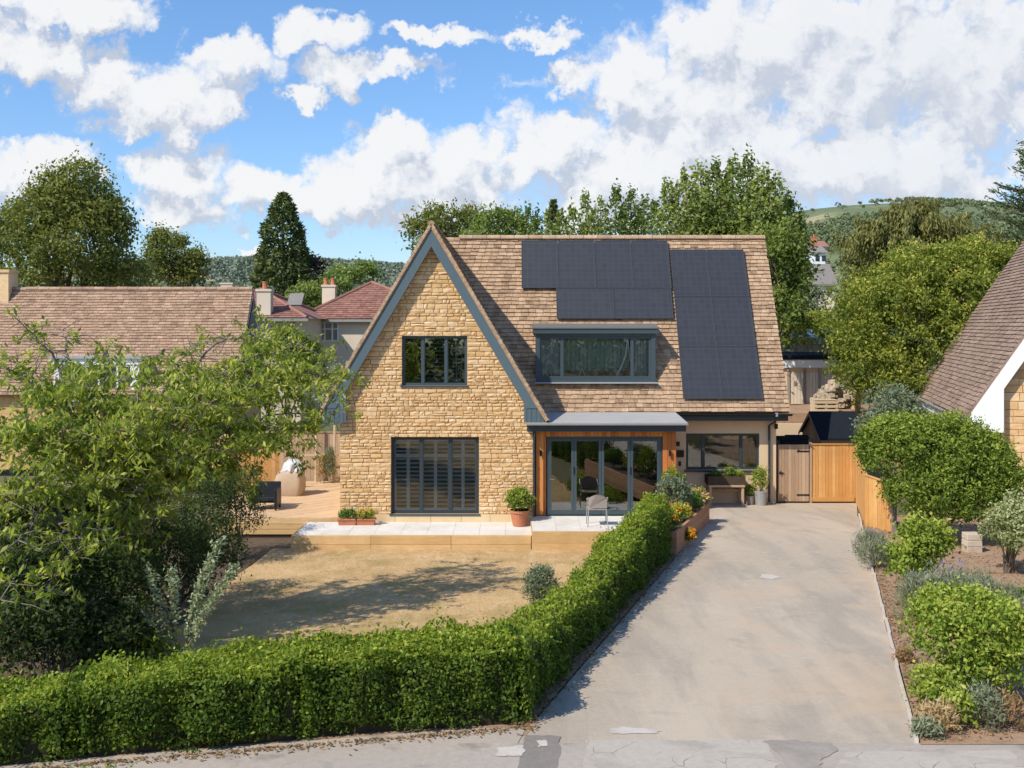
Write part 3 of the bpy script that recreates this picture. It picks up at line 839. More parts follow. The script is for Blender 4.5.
# parched turf
pts = []
while len(pts) < 30000:
    Y = R.uniform(12.5, 26.4); x = R.uniform(-6, 4)
    if x > Xl(Y) - 1.0: continue
    pts.append((x, Y, zl(Y) + .008))
P = np.array(pts)
V, Q = leaf_mesh(P + np.array([0, 0, .012]), np.tile([0, 0, 1.0], (len(P), 1)), .05, .007, droop=0, out=.5, jit=.9, up=.2)
V[:, 2] = np.maximum(V[:, 2], np.repeat(P[:, 2], 4))
gr = np.clip(.5 + .3 * np.sin(P[:, 0] * 1.7 + P[:, 1]) + rng.normal(size=len(P)) * .25, 0, 1)
tag(np_mesh('grass', V, Q, np.repeat(gr, 4), LEAF['strawy']), 'dry straw coloured grass blades on the front lawn', 'grass', kind='stuff')

# patio, deck
mb = MB()
for (x0, x1, y0, y1, z, nx, ny) in ((-5.55, .50, 26.56, 28.3, -.36, 9, 3), (.512, 4.3, 26.36, 28.42, -.22, 6, 3)):
    for i in range(nx):
        for j in range(ny):
            a = x0 + (x1 - x0) * i / nx; b = x0 + (x1 - x0) * (i + 1) / nx; c = y0 + (y1 - y0) * j / ny; d = y0 + (y1 - y0) * (j + 1) / ny
            mb.box((a + .003, c + .003, z - .04), (b - .003, d - .003, z + R.uniform(-.002, .002)))
    mb.box((x0, y0 + .01, z - .3), (x1, y1, z - .012))
tag(mb.build('patio', MT['paving']), kind='structure')
mb = MB()
for (x0, x1, y, z0, z1) in ((-5.62, .49, 26.42, -.80, -.355), (.50, 4.3, 26.22, -.80, -.215)):
    n = 3 if x1 < 1 else 2
    for r in range(2):
        za = z0 + (z1 - z0) * r / 2; zb = z0 + (z1 - z0) * (r + 1) / 2
        for i in range(n):
            o = .5 * r
            a = x0 + (x1 - x0) * i / n; b = x0 + (x1 - x0) * (i + 1) / n
            mb.box((a + .003, y + R.uniform(-.006, .006), za + .002), (b - .003, y + .13, zb - .002))
mb.box((-5.62, 26.56, -.8), (-5.56, 28.45, -.36)); mb.box((.495, 26.4, -.36), (.51, 28.25, -.215))
mb.build('sleeper_edging', MT['sleeper'], bevel=.008)
tag(bpy.data.objects['sleeper_edging'], 'pale oak sleepers stacked two high along the front edge of the patio', 'edging')
e = empty('timber_deck', (-6.2, 28.5, -.7), 'raised tan timber deck of diagonal boards left of the gable', 'deck')
mb = MB()
A, B, z = -8.6, -4.72, -.28                       # diagonal boards clipped to the rectangle
w = .145
d = Vector((.766, .643, 0)); nrm = Vector((-.643, .766, 0))
y0, y1 = 28.52, 35.2
k = -60
import itertools
def clip(poly, f):
    out = []
    for i in range(len(poly)):
        p, q = poly[i], poly[(i + 1) % len(poly)]
        fp, fq = f(p), f(q)
        if fp >= 0: out.append(p)
        if fp * fq < 0: out.append(p.lerp(q, fp / (fp - fq)))
    return out
o0 = Vector((B, y0, z))
for k in range(-10, 70):
    c = o0 + nrm * (k * w)
    poly = [c - d * 12, c + d * 12, c + d * 12 + nrm * (w - .007), c - d * 12 + nrm * (w - .007)]
    for f in (lambda p: p.x - A, lambda p: B - p.x, lambda p: p.y - y0, lambda p: y1 - p.y):
        poly = clip(poly, f)
        if len(poly) < 3: break
    if len(poly) >= 3: mb.prism(poly, (0, 0, -.028))
mb.build('boards', MT['deck'], e)
mb = MB(); mb.box((A, y0 + .03, -1.0), (B, y1, -.32)); mb.build('frame', MT['soil'], e)
mb = MB()
for r in range(3): mb.box((A, y0 - .022, -.30 - .145 * (r + 1)), (B, y0, -.31 - .145 * r))
mb.build('fascia', MT['sleeper'], e)

# ================================================================ MAIN HOUSE
YG, YV = 28.3, 28.04
AX, AZ, TP = -2.18, 7.74, 1.69              # gable apex and pitch
gx0, gx1 = -4.68, .571
house = empty('detached_house', (0, YG, -.36), 'stone gabled detached house with tan tiled roof, dormer and glazed porch', 'house')
rl = lambda z, o=0: AX - (AZ - z) / TP + o
rr = lambda z, o=0: AX + (AZ - z) / TP - o
bw = lambda z: (max(gx0, rl(z, .16)), min(gx1, rr(z, .16)))
LW = (-3.29, -.90, -.143, 1.95); UW = (-2.99, -1.22, 3.35, 4.70)
kz = AZ - (AX - .16 + 4.68 + .32) * TP if False else 3.7
mb = MB()
wall_bands(mb, YG + .01, YG + .3, [-.8, LW[2], LW[3], 3.1, UW[2], UW[3], 5.6, 6.6, 7.4], bw, [LW, UW])
wall = mb.build('gable_wall', MT['mortar'], house)
mb = MB()
bb = lambda z: (max(gx0, rl(z, .30)), min(gx1, rr(z, .30)))
stone_face(mb, (0, YG, 0), (1, 0, 0), (0, -1, 0), -.143, 7.3, bb, [LW, UW])
mb.build('stone_facing', MT['stone'], wall)
mb = MB(); x = gx0
while x < gx1 - .05:
    w = min(R.uniform(.6, 1.0), gx1 - x); mb.box((x + .003, YG - .03, -.8), (x + w - .003, YG + .05, -.15)); x += w
mb.build('plinth', MT['ashlar'], wall, bevel=.008)
for (a, b, c, d) in (LW, UW):
    mb = MB(); mb.box((a - .04, YG - .05, c - .045), (b + .04, YG + .2, c - .002)); mb.build('window_sill', MT['anthra_l'], wall)
# other walls
mb = MB()
mb.box((gx0, YG + .3, -.8), (gx0 + .25, 36.0, 3.2)); mb.box((gx0, 36.0, -.8), (7.77, 36.25, 2.6))
mb.box((gx1 - .2, YG + .3, -.8), (gx1 - .005, 30.6, 3.0))
mb.prism([(7.52, 30.62, -.8), (7.52, 36.0, -.8), (7.52, 36.0, 2.4), (7.52, 33.2, 7.2), (7.52, 30.62, 2.4)], (.25, 0, 0))
mb.build('side_wall', MT['render'], house)
KW = (5.12, 7.28, .735, 1.81)
mb = MB(); wall_bands(mb, 30.6, 30.85, [-.9, KW[2], KW[3], 2.4], lambda z: (4.49, 7.77), [KW])
rw = mb.build('rendered_wall', MT['render'], house)
mb = MB(); mb.box((KW[0] - .05, 30.53, KW[2] - .05), (KW[1] + .05, 30.7, KW[2] - .003)); mb.build('window_sill', MT['anthra'], rw)

# roofs
RZ, RY, EY, EZ = 7.78, 33.2, 30.2, 2.47
eu = Vector((0, RY - EY, RZ - EZ)); SL = eu.length; eu.normalize(); nf = Vector((0, -eu.z, eu.y))
X0r, X1r = AX, 8.07
mb = MB()
def valley(s):                                  # where the gable roof cuts the main slope
    zz = EZ + eu.z * s
    return rr(zz) - X0r + .02
tile_slope(mb, (X0r, EY, EZ), (1, 0, 0), eu, SL, lambda s: max(0, valley(s)), lambda s: X1r - X0r, tw=.225, th=.136)
bk = Vector((0, -eu.y, eu.z))
mb.prism([Vector((X0r, EY, EZ)) - nf * .004, Vector((X1r - .02, EY, EZ)) - nf * .004, Vector((X1r - .02, RY, RZ)) - nf * .004, Vector((X0r, RY, RZ)) - nf * .004], -nf * .09, .2)
mb.prism([(X0r, RY, RZ), (X1r - .02, RY, RZ), (X1r - .02, 36.4, 2.1), (X0r, 36.4, 2.1)], Vector((0, -.08, -.05)), .4)
roof = mb.build('roof', MT['tile'], house)
mb = MB(); x = X0r + .5
while x < X1r - .05:
    l = min(.44, X1r - x)
    c = [(x, RY + math.cos(t) * .13, RZ - .03 + math.sin(t) * .12 + R.uniform(0, .004)) for t in [math.pi * k / 6 for k in range(7)]]
    mb.prism(c, (l - .012, 0, 0), min(1, max(0, R.gauss(.6, .2)))); x += l
mb.build('ridge_tiles', MT['tile'], roof)
# gable roof: two slopes running back
gu = Vector((1, 0, TP)).normalized(); gu2 = Vector((-1, 0, TP)).normalized()
zb = 2.42; glen = (AZ - zb) / gu.z
mb = MB()
tile_slope(mb, (rr(zb), YV, zb), (0, 1, 0), gu2, glen, lambda s: 0, lambda s: min(8.2, max(.0, (2.1 + (s * gu.z) / 5.31 * 3.05))), tw=.225, th=.136)
tile_slope(mb, (rl(zb), YV, zb), (0, 1, 0), gu, glen, lambda s: 0, lambda s: 8.2, tw=.225, th=.136)
for (q, sgn) in ((rl, -1), (rr, 1)):
    n2 = Vector((sgn * gu.z, 0, gu.x))
    mb.prism([Vector((q(zb), YV + .01, zb)) - n2 * .003, Vector((q(zb), 36.3, zb)) - n2 * .003, Vector((AX, 36.3, AZ)) - n2 * .003, Vector((AX, YV + .01, AZ)) - n2 * .003], -n2 * .07, .25)
groof = mb.build('gable_roof', MT['tile'], house)
mb = MB(); y = YV - .01
while y < 36.2:
    c = [(AX + math.cos(t) * .10, y, AZ - .02 + math.sin(t) * .10) for t in [math.pi * k / 6 for k in range(7)]]
    mb.prism(c, (0, .43, 0), min(1, max(0, R.gauss(.5, .2)))); y += .44
mb.build('ridge_tiles', MT['tile'], groof)
# bargeboards with boarded feet
for sgn, q in ((-1, rl), (1, rr)):
    mb = MB(); zi = 2.75
    o = .07 * -sgn; i_ = .37 * -sgn
    top_i = AZ - .37 * TP; top_o = AZ - .07 * TP
    mb.prism([(AX, YV + .03, top_o), (q(zi) + o, YV + .03, zi), (q(zi) + i_, YV + .03, zi), (AX, YV + .03, top_i)], (0, .05, 0))
    bb_ = mb.build('bargeboard', MT['blue'], house)
    mb = MB()
    xin = gx1 - .245 if sgn > 0 else gx0 + .2
    zt = AZ - abs(xin - i_ * 0 - AX) * TP - .37 * TP + .02
    xo = q(2.44) + o
    poly = [(xin, 2.37), (xo, 2.37 if sgn > 0 else 2.2), (q(zi) + o, zi), (q(zi) + i_ * .9, zi + .02), (xin, zt)]
    n = 5
    mb.prism([(a, YV + .045, b) for a, b in poly], (0, .06, 0))
    xa, xb = min(xin, xo), max(xin, xo)
    k = xa + .06
    while k < xb - .02:                          # cover strips between the boards
        zt2 = min(AZ - abs(k - AX) * TP - .15, zt) if abs(k - AX) > abs(xin - AX) else zt
        if zt2 > 2.45: mb.box((k, YV + .036, 2.38), (k + .012, YV + .05, zt2))
        k += .125
    mb.build('boarded_foot', MT['blue'], bb_)
    mb = MB()                                    # verge tile edge
    s0 = Vector((q(2.43), YV - .012, 2.43)); s1 = Vector((AX, YV - .012, AZ + .01))
    dv = (s1 - s0).normalized(); L_ = (s1 - s0).length; t = 0; nv = Vector((sgn * gu.z, 0, gu.x))
    while t < L_:
        l = min(.15, L_ - t); a = s0 + dv * t
        mb.obox(a - nv * .045, dv * (l - .008), (0, .07, 0), nv * (.075 + R.uniform(-.006, .006)), min(1, max(0, R.gauss(.75, .2)))); t += l
    mb.build('verge_tiles', MT['tile'], groof)

# windows of the gable
lw = window(house, *LW, YG + .09, [(421.2 - 512) * YG / F, (450.3 - 512) * YG / F], fw=.06, glass='glass_lo')
uw = window(house, *UW, YG + .07, [(422.7 - 512) * YG / F, (446 - 512) * YG / F], mat='anthra_l', fw=.05)
mb = MB(); z = LW[2] + .1
xs3 = np.linspace(LW[0] + .07, LW[1] - .07, 7)
while z < LW[3] - .1:
    for i in range(6):
        if abs(z - 1.42) < .06: continue
        mb.obox((xs3[i] + .045, YG + .20, z), (xs3[i + 1] - xs3[i] - .09, 0, 0), (0, .06, .034), (0, -.005, .009))
    z += .112
for i in range(7): mb.box((xs3[i] - .045, YG + .195, LW[2] + .06), (xs3[i] + .045, YG + .235, LW[3] - .06))
for zz in (LW[2] + .09, 1.42, LW[3] - .09): mb.box((LW[0] + .06, YG + .196, zz - .05), (LW[1] - .06, YG + .234, zz + .05))
mb.build('shutter', MT['slat_d'], lw)
mb = MB(); z = UW[2] + .08
while z < UW[3] - .06:
    mb.obox((-2.34, YG + .25, z), (1.07, 0, 0), (0, .05, .02), (0, -.003, .008)); z += .105
mb.build('blind', MT['slat'], uw)
mb = MB(); mb.tube([(-1.55, YG + .22, UW[3] - .08), (-1.52, YG + .3, UW[2] + .1)], .012, 5)
mb.tube([(-1.55, YG + .22, UW[3] - .08), (-1.37, YG + .25, 4.1), (-1.42, YG + .3, UW[2] + .2)], .01, 5); mb.build('blind_cord', MT['white'], uw)
room(house, LW[0] - .5, LW[1] + .5, YG + .32, 31.5, -.3, 2.3); room(house, UW[0] - .3, UW[1] + .3, YG + .32, 31.5, 2.8, 4.95)

# kitchen window
window(house, *KW, 30.66, [(703 - 512) * 30.66 / F, (741 - 512) * 30.66 / F], fw=.055)
room(house, KW[0] - .4, KW[1] + .3, 30.86, 33, -.3, 2.3)
# eaves
mb = MB(); mb.box((4.74, 30.12, 2.22), (8.0, 30.16, 2.42)); mb.box((4.74, 30.16, 2.22), (8.0, 30.6, 2.25)); mb.build('fascia', MT['anthra'], house)
mb = MB(); c = [(4.7, 30.06 + math.cos(t) * .06, 2.43 + math.sin(t) * .065) for t in [math.pi + math.pi * k / 6 for k in range(7)]]
mb.prism(c, (3.4, 0, 0)); gut = mb.build('gutter', MT['black'], house)
xp = (769.5 - 512) * 30.5 / F
mb = MB(); mb.tube([(xp + .1, 30.06, 2.38), (xp + .1, 30.2, 2.2), (xp, 30.53, 2.05), (xp, 30.53, -.2)], .034, 8); mb.build('downpipe', MT['anthra'], house)
mb = MB(); mb.lathe((xp + .1, 30.04, 2.36), [(.045, 0), (.05, .1)], 8); mb.build('rainwater_outlet', MT['zinc'], gut)
# dormer
dx0, dx1, dy, dz0, dz1 = .70, 4.22, 30.56, 3.37, 4.77
dorm = MB()
rp_ = lambda z: EY + (z - EZ) / (RZ - EZ) * (RY - EY)
for xa in (dx0, dx1 - .12):
    dorm.prism([(xa, dy + .02, dz0 - .02), (xa, dy + .02, dz1), (xa, rp_(dz1) + .15, dz1), (xa, rp_(dz0) + .15, dz0 - .02)], (.12, 0, 0))
dorm.box((dx0 + .12, dy + .03, dz1 - .10), (dx1 - .12, dy + .14, dz1)); dorm.box((dx0 + .12, dy + .02, dz0 - .03), (dx1 - .12, dy + .16, dz0 + .05))
dorm.box((dx0 - .0, dy - .03, dz0 - .05), (dx1 + .0, dy + .02, dz0 + .0))
dormer = dorm.build('dormer', MT['anthra_l'], house)
mb = MB(); mb.prism([(dx0 - .08, dy - .07, dz1 - .02), (dx0 - .08, dy - .07, dz1 + .12), (dx0 - .08, rp_(4.98), 4.98), (dx0 - .08, rp_(dz1) + .3, dz1 - .02)], (dx1 - dx0 + .16, 0, 0)); mb.build('dormer_fascia', MT['anthra_l'], dormer)
mb = MB(); mb.prism([(dx0 - .11, dy - .10, dz1 + .125), (dx0 - .11, dy - .10, dz1 + .155), (dx0 - .11, rp_(5.05), 5.05), (dx0 - .11, rp_(5.0), 5.0)], (dx1 - dx0 + .22, 0, 0)); mb.build('dormer_roof', MT['cap'], dormer)
mb = MB(); mb.box((dx0 - .05, dy - .16, dz0 - .08), (dx1 + .05, dy + .02, dz0 - .053)); mb.build('lead_apron', MT['lead'], dormer)
sw = window(dormer, dx0 + .12, dx1 - .12, dz0 + .05, dz1 - .10, dy + .06, [(562 - 512) * 30.7 / F, (632 - 512) * 30.7 / F], mat='anthra_l', fw=.055, glass='glass_lo', name='dormer_window')
room(dormer, dx0 + .1, dx1 - .1, dy + .25, 33.6, 3.0, 4.75)
mb = MB(); n = 16
for i in range(n): mb.box((1.5 + 1.98 * i / n + .003, dy + .26 + .03 * (i % 2), dz0 + .1), (1.5 + 1.98 * (i + 1) / n - .003, dy + .275 + .03 * (i % 2), dz1 - .1))
mb.build('reflection_sheet', MT['reflection_sheet'], dormer)  # added sheet; pale green-grey window reflection put into its colour
for k, (a, b) in enumerate(((dx0 + .2, 1.42), (3.62, dx1 - .2))):
    mb = MB(); n = 9
    for i in range(n): mb.box((a + (b - a) * i / n + .004, dy + .2 + .02 * (i % 2), dz0 + .12), (a + (b - a) * (i + 1) / n - .004, dy + .215 + .02 * (i % 2), dz1 - .16))
    mb.build('blind', MT['curtain'], dormer)
mb = MB()
mb.tube([(3.42, dy + .16, 4.6), (3.36, dy + .17, 4.1), (3.22, dy + .18, 3.75), (3.06, dy + .19, 3.44)], .035, 6); mb.tube([(3.42, dy + .16, 4.6), (3.48, dy + .17, 4.0), (3.62, dy + .18, 3.45)], .02, 6)
mb.build('curtain_tie', MT['white'], dormer); mb = MB(); mb.tube([(1.95, dy + .18, 3.44), (2.06, dy + .18, 3.72), (2.2, dy + .18, 3.44)], .02, 6)
mb.build('curtain_tie', MT['white'], dormer)

# porch
PY = 28.45; px0, px1, bz0, bz1 = .957, 4.10, -.22, 1.94
mb = MB()
def boards(mb, x0, x1, y, z0, z1, w=.095, d=.03):
    x = x0
    while x < x1 - .01:
        ww = min(w, x1 - x); mb.box((x + .002, y + R.uniform(-.003, .003), z0), (x + ww - .003, y + d, z1)); x += w
boards(mb, .66, px0 - .02, PY, -.22, 2.16, .105); boards(mb, px1 + .02, 4.49, PY, -.22, 2.16, .125); boards(mb, px0 - .02, px1 + .02, PY + .002, bz1 + .01, 2.16, .11)
y = PY + .03
while y < 30.58:
    mb.box((4.462, y, -.3), (4.492, min(y + .115, 30.59), 2.16)); y += .12
clad = mb.build('cedar_cladding', MT['cedar'], house)
mb = MB(); mb.box((.6, PY + .04, -.4), (px0 - .02, PY + .2, 2.2)); mb.box((px1 + .02, PY + .04, -.4), (4.455, PY + .2, 2.2)); mb.box((px0 - .02, PY + .04, bz1 + .015), (px1 + .02, PY + .2, 2.2)); mb.box((4.3, PY + .2, -.4), (4.455, 30.59, 2.2))
mb.build('porch_frame', MT['black'], house)
mb = MB()
mb.prism([(.405, 28.1, 2.12), (.405, 28.1, 2.34), (.405, 30.16, 2.45), (.405, 30.5, 2.45), (.405, 30.5, 2.25), (.405, 28.14, 2.12)], (4.3, 0, 0)); can = mb.build('canopy', MT['anthra'], house)
mb = MB(); mb.prism([(.40, 28.07, 2.345), (.40, 28.07, 2.365), (.40, 30.2, 2.475), (.40, 30.2, 2.455)], (4.34, 0, 0))
mb.prism([(.39, 28.02 + math.cos(t) * .05, 2.34 + math.sin(t) * .05) for t in [math.pi + math.pi * k / 5 for k in range(6)]], (4.36, 0, 0), .1)
mb.build('canopy_covering', MT['lead'], can)
bars = [(px0 + px1) / 2 * 0 + v for v in [(574.0 - 512) * PY / F, (601.5 - 512) * PY / F, (630.5 - 512) * PY / F]]
bf = MB()
fw = .05
bf.box((px0, PY + .03, bz0), (px0 + fw, PY + .12, bz1)); bf.box((px1 - fw, PY + .03, bz0), (px1, PY + .12, bz1)); bf.box((px0 + fw, PY + .03, bz1 - fw), (px1 - fw, PY + .12, bz1)); bf.box((px0 + fw, PY + .03, bz0), (px1 - fw, PY + .12, bz0 + .03))
bif = bf.build('bifold_door', MT['anthra_l'], house)
ed = [px0 + fw] + bars + [px1 - fw]
for i in range(4):
    a, b = ed[i] + .004, ed[i + 1] - .004
    s = .068
    lf = MB(); lf.box((a, PY + .02, bz0 + .035), (a + s, PY + .1, bz1 - .055)); lf.box((b - s, PY + .02, bz0 + .035), (b, PY + .1, bz1 - .055)); lf.box((a + s, PY + .02, bz0 + .035), (b - s, PY + .1, bz0 + .13)); lf.box((a + s, PY + .02, bz1 - .055 - s), (b - s, PY + .1, bz1 - .055))
    lf.build('door_leaf', MT['anthra_l'], bif)
    g = MB(); g.add([(a + s, PY + .06, bz0 + .13), (b - s, PY + .06, bz0 + .13), (b - s, PY + .06, bz1 - .055 - s), (a + s, PY + .06, bz1 - .055 - s)], [(0, 1, 2, 3)]); g.build('pane', MT['glass'], bif)
mb = MB(); mb.box((px0 + .085, PY - .03, .78), (px0 + .1, PY + .02, .80)); mb.box((px0 + .085, PY - .035, .775), (px0 + .2, PY - .02, .805)); mb.build('handle', MT['chrome'], bif)
for xx in (bars[0], bars[2]): mb = MB(); mb.box((xx - .012, PY - .005, .92), (xx + .012, PY + .02, 1.12)); mb.build('door_catch', MT['black'], bif)
room(house, px0 - .2, 4.28, PY + .21, 33, -.24, 2.15)
mb = MB(); mb.tube([(.62, 28.16, 2.1), (.6, 28.2, 1.9), (.6, 28.2, -.2)], .03, 8); mb.build('downpipe', MT['anthra'], house)
for xx in (.79, 4.31):
    mb = MB(); mb.tube([(xx, PY - .06, 1.42), (xx, PY - .06, 1.58)], .032, 10); mb.box((xx - .02, PY - .035, 1.48), (xx + .02, PY, 1.52)); mb.build('wall_lamp', MT['black'], house)
mb = MB(); mb.box((4.78, 30.56, 1.44), (4.93, 30.6, 1.57)); mb.build('meter_plate', MT['black'], house)
mb = MB(); mb.box((4.78, 30.53, 1.12), (5.05, 30.6, 1.32)); mb.build('letter_box', MT['black'], house)
mb = MB(); mb.box((4.9, 30.56, .86), (4.97, 30.6, .99)); mb.build('door_bell', MT['black'], house)
mb = MB(); mb.box((7.72, 30.5, 1.95), (7.80, 30.6, 2.1)); mb.build('sensor', MT['black'], house)

# solar panels lying on brackets over the tiles
m, nt, N, L = nodes('solar_cell')
tc_ = N.new('ShaderNodeTexCoord'); bk_ = N.new('ShaderNodeTexBrick'); bk_.offset = 0
mp = N.new('ShaderNodeMapping'); mp.inputs['Rotation'].default_value = (-math.radians(60.5), 0, 0); L.new(tc_.outputs['Object'], mp.inputs[0]); L.new(mp.outputs[0], bk_.inputs[0])
bk_.inputs['Color1'].default_value = (.032, .034, .042, 1); bk_.inputs['Color2'].default_value = (.038, .041, .05, 1); bk_.inputs['Mortar'].default_value = (.05, .053, .062, 1)
bk_.inputs['Scale'].default_value = 1; bk_.inputs['Mortar Size'].default_value = .007; bk_.inputs['Brick Width'].default_value = .183; bk_.inputs['Row Height'].default_value = .183
bs = N.new('ShaderNodeBsdfPrincipled'); L.new(bk_.outputs[0], bs.inputs['Base Color']); bs.inputs['Roughness'].default_value = .42; bs.inputs['Specular IOR Level'].default_value = .45
ou = N.new('ShaderNodeOutputMaterial'); L.new(bs.outputs[0], ou.inputs[0]); MT['solar'] = m
MT['solar_f'] = M('solar_frame', [(.05, .055, .065), (.07, .075, .085)], 3, .4)


def solar(X, s, w, h, label):
    o = Vector((X, EY, EZ)) + eu * s + nf * .10
    e = empty('solar_panel', o, label, 'solar panel', 'black solar panels on the main roof')
    ex = Vector((1, 0, 0)); t = .018
    mb = MB(); mb.obox(o + ex * t + eu * t - nf * .01, ex * (w - 2 * t), eu * (h - 2 * t), nf * .04); mb.build('cell_sheet', MT['solar'], e)
    mb = MB(); mb.obox(o, ex * w, eu * t, nf * .04 - nf * .0, .5); mb.obox(o + eu * (h - t), ex * w, eu * t, nf * .04)
    mb.obox(o + eu * t, ex * t, eu * (h - 2 * t), nf * .04); mb.obox(o + eu * t + ex * (w - t), ex * t, eu * (h - 2 * t), nf * .04)
    for k in (.25, .75): mb.obox(o + ex * (w * k) + eu * .05 - nf * .085, ex * .04, eu * (h - .1), nf * .08)
    mb.build('panel_frame', MT['solar_f'], e)
pw, ph = 1.148, 1.765
for i, t in enumerate(('first panel from the left in the top row of four solar panels', 'second panel from the left in the top row of four solar panels', 'third panel from the left in the top row of four solar panels', 'fourth panel from the left in the top row, beside the right array')):
    solar(.30 + i * (pw + .012), 4.15, pw, ph, 'black portrait ' + t)
solar(1.36, 3.06, 1.765, 1.075, 'black landscape solar panel above the left half of the dormer')
solar(1.36 + 1.78, 3.06, 1.765, 1.075, 'black landscape solar panel above the right half of the dormer')
for j, rn in enumerate(('lowest', 'middle', 'highest')):
    for i, cn in enumerate(('left', 'right')):
        solar(4.99 + i * (pw + .012), .37 + j * (ph - .04 + .012), pw, ph - .04, 'black portrait solar panel, %s in the %s column of the right array' % (rn, cn))
# ================================================================ GARDEN OBJECTS
def flower_dots(name, mat, parent, lobes, n, L=.05, W=.045):
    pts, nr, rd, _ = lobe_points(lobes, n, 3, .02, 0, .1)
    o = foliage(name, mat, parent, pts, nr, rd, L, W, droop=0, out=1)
    merge([c for c in parent.children if c.name.startswith('foliage')][0], o)


# terracotta pot with leafy shrub by the porch
p = at(519.5, 526, 27.75); p.z = -.36
e = empty('potted_shrub', p, 'bushy green shrub in a round terracotta pot beside the porch post', 'potted plant')
mb = MB(); mb.lathe(p, [(.17, 0), (.18, .02), (.245, .36), (.27, .365), (.275, .43), (.245, .43), (.235, .37)], 20); mb.build('pot', MT['terracotta'], e, smooth=False)
mb = MB(); mb.lathe(p + Vector((0, 0, .36)), [(.23, 0), (.23, .02)], 14); mb.build('soil', MT['soil'], e)
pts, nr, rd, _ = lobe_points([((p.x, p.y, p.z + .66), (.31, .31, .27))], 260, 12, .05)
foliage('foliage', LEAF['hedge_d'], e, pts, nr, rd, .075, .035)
# two trough planters
for px, lab, fl in ((347.5, 'terracotta trough with low green and white bedding plants, left of the pair', 'green'), (366, 'terracotta trough with pale yellow flowers, right of the pair', 'yellowgreen')):
    p = at(px, 523, 27.9); p.z = -.36
    e = empty('planter_trough', p, lab, 'planter', 'troughs at the foot of the gable wall')
    mb = MB(); w = .22
    mb.prism([(p.x - w, p.y - .08, p.z), (p.x + w, p.y - .08, p.z), (p.x + w + .03, p.y - .11, p.z + .17), (p.x - w - .03, p.y - .11, p.z + .17)], (0, .2, 0)); mb.box((p.x - w - .045, p.y - .125, p.z + .145), (p.x + w + .045, p.y + .115, p.z + .175)); mb.build('trough', MT['terracotta'], e)
    lb = [((p.x - .1, p.y, p.z + .25), (.13, .1, .11)), ((p.x + .1, p.y, p.z + .27), (.13, .1, .12))]
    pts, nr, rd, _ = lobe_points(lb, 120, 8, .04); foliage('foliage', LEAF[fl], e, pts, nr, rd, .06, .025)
    if fl != 'green': flower_dots('flowers', MT['petal_y'], e, [((p.x, p.y, p.z + .32), (.24, .1, .12))], 60)

# patio chair
p = at(597, 521, 27.1); p.z = -.22
e = empty('patio_chair', p, 'light metal patio chair with woven seat facing away from the glazed door', 'chair')
hw = .24
mb = MB(); mb.box((p.x - hw, p.y - .22, p.z + .43), (p.x + hw, p.y + .22, p.z + .455)); mb.build('seat', MT['mesh'], e, bevel=.01)
mb = MB(); c = []
for k in range(9):
    t = -1 + k / 4; c.append((p.x + t * hw, p.y - .24 - .05 * (1 - t * t), p.z + .84 - .10 * t * t))
mb.prism([(p.x + hw, p.y - .22, p.z + .48), (p.x - hw, p.y - .22, p.z + .48)] + c, (0, .02, 0)); mb.build('backrest', MT['mesh'], e)
for sx_ in (-1, 1):
    for sy_ in (-1, 1):
        mb = MB(); mb.tube([(p.x + sx_ * .23, p.y + sy_ * .21, p.z + (.66 if sy_ > 0 else .44)), (p.x + sx_ * .26, p.y + sy_ * .25, p.z)], .014, 6); mb.build('leg', MT['zinc'], e)
    mb = MB(); mb.tube([(p.x + sx_ * .25, p.y - .24, p.z + .76), (p.x + sx_ * .26, p.y - .1, p.z + .67), (p.x + sx_ * .25, p.y + .2, p.z + .66)], .016, 6); mb.build('armrest', MT['zinc'], e)

# raised planter
A = Vector((3.52, 22.2, 0)); B = Vector((5.14, 27.05, 0)); dv = (B - A).normalized(); nv = Vector((-dv.y, dv.x, 0)); Lp = (B - A).length
e = empty('raised_planter', (A.x, A.y, zd(A.y)), 'raised bed of reddish stacked sleepers full of flowers at the drive edge', 'raised bed')
for nm, o, d_, ln in (('side_panel', A, dv, Lp), ('end_panel', A + dv * .06, nv, 1.1), ('end_panel', B - dv * .1, nv, 1.1), ('side_panel', A + nv * 1.1, dv, Lp)):
    mb = MB()
    for r in range(3):
        q = 0
        while q < ln - .02:
            l = min(R.uniform(1.3, 1.8), ln - q); s0 = o + d_ * q
            a = Vector((s0.x, s0.y, zd(s0.y) - .03 + r * .175)); s1 = o + d_ * (q + l)
            b = Vector((s1.x, s1.y, zd(s1.y) - .03 + r * .175))
            th_ = Vector((-d_.y, d_.x, 0)) * .07
            mb.obox(a + d_ * .002 + th_ * R.uniform(0, .06), (b - a) * .996, th_, Vector((0, 0, .172))); q += l
    mb.build(nm, MT['planter'], e, bevel=.006)
mb = MB(); o = A + dv * .08 + nv * .08
c = [o, o + dv * (Lp - .16), o + dv * (Lp - .16) + nv * .95, o + nv * .95]; mb.add([(v.x, v.y, zd(v.y) + .42) for v in c], [(0, 1, 2, 3)]); mb.build('soil', MT['soil'], e)


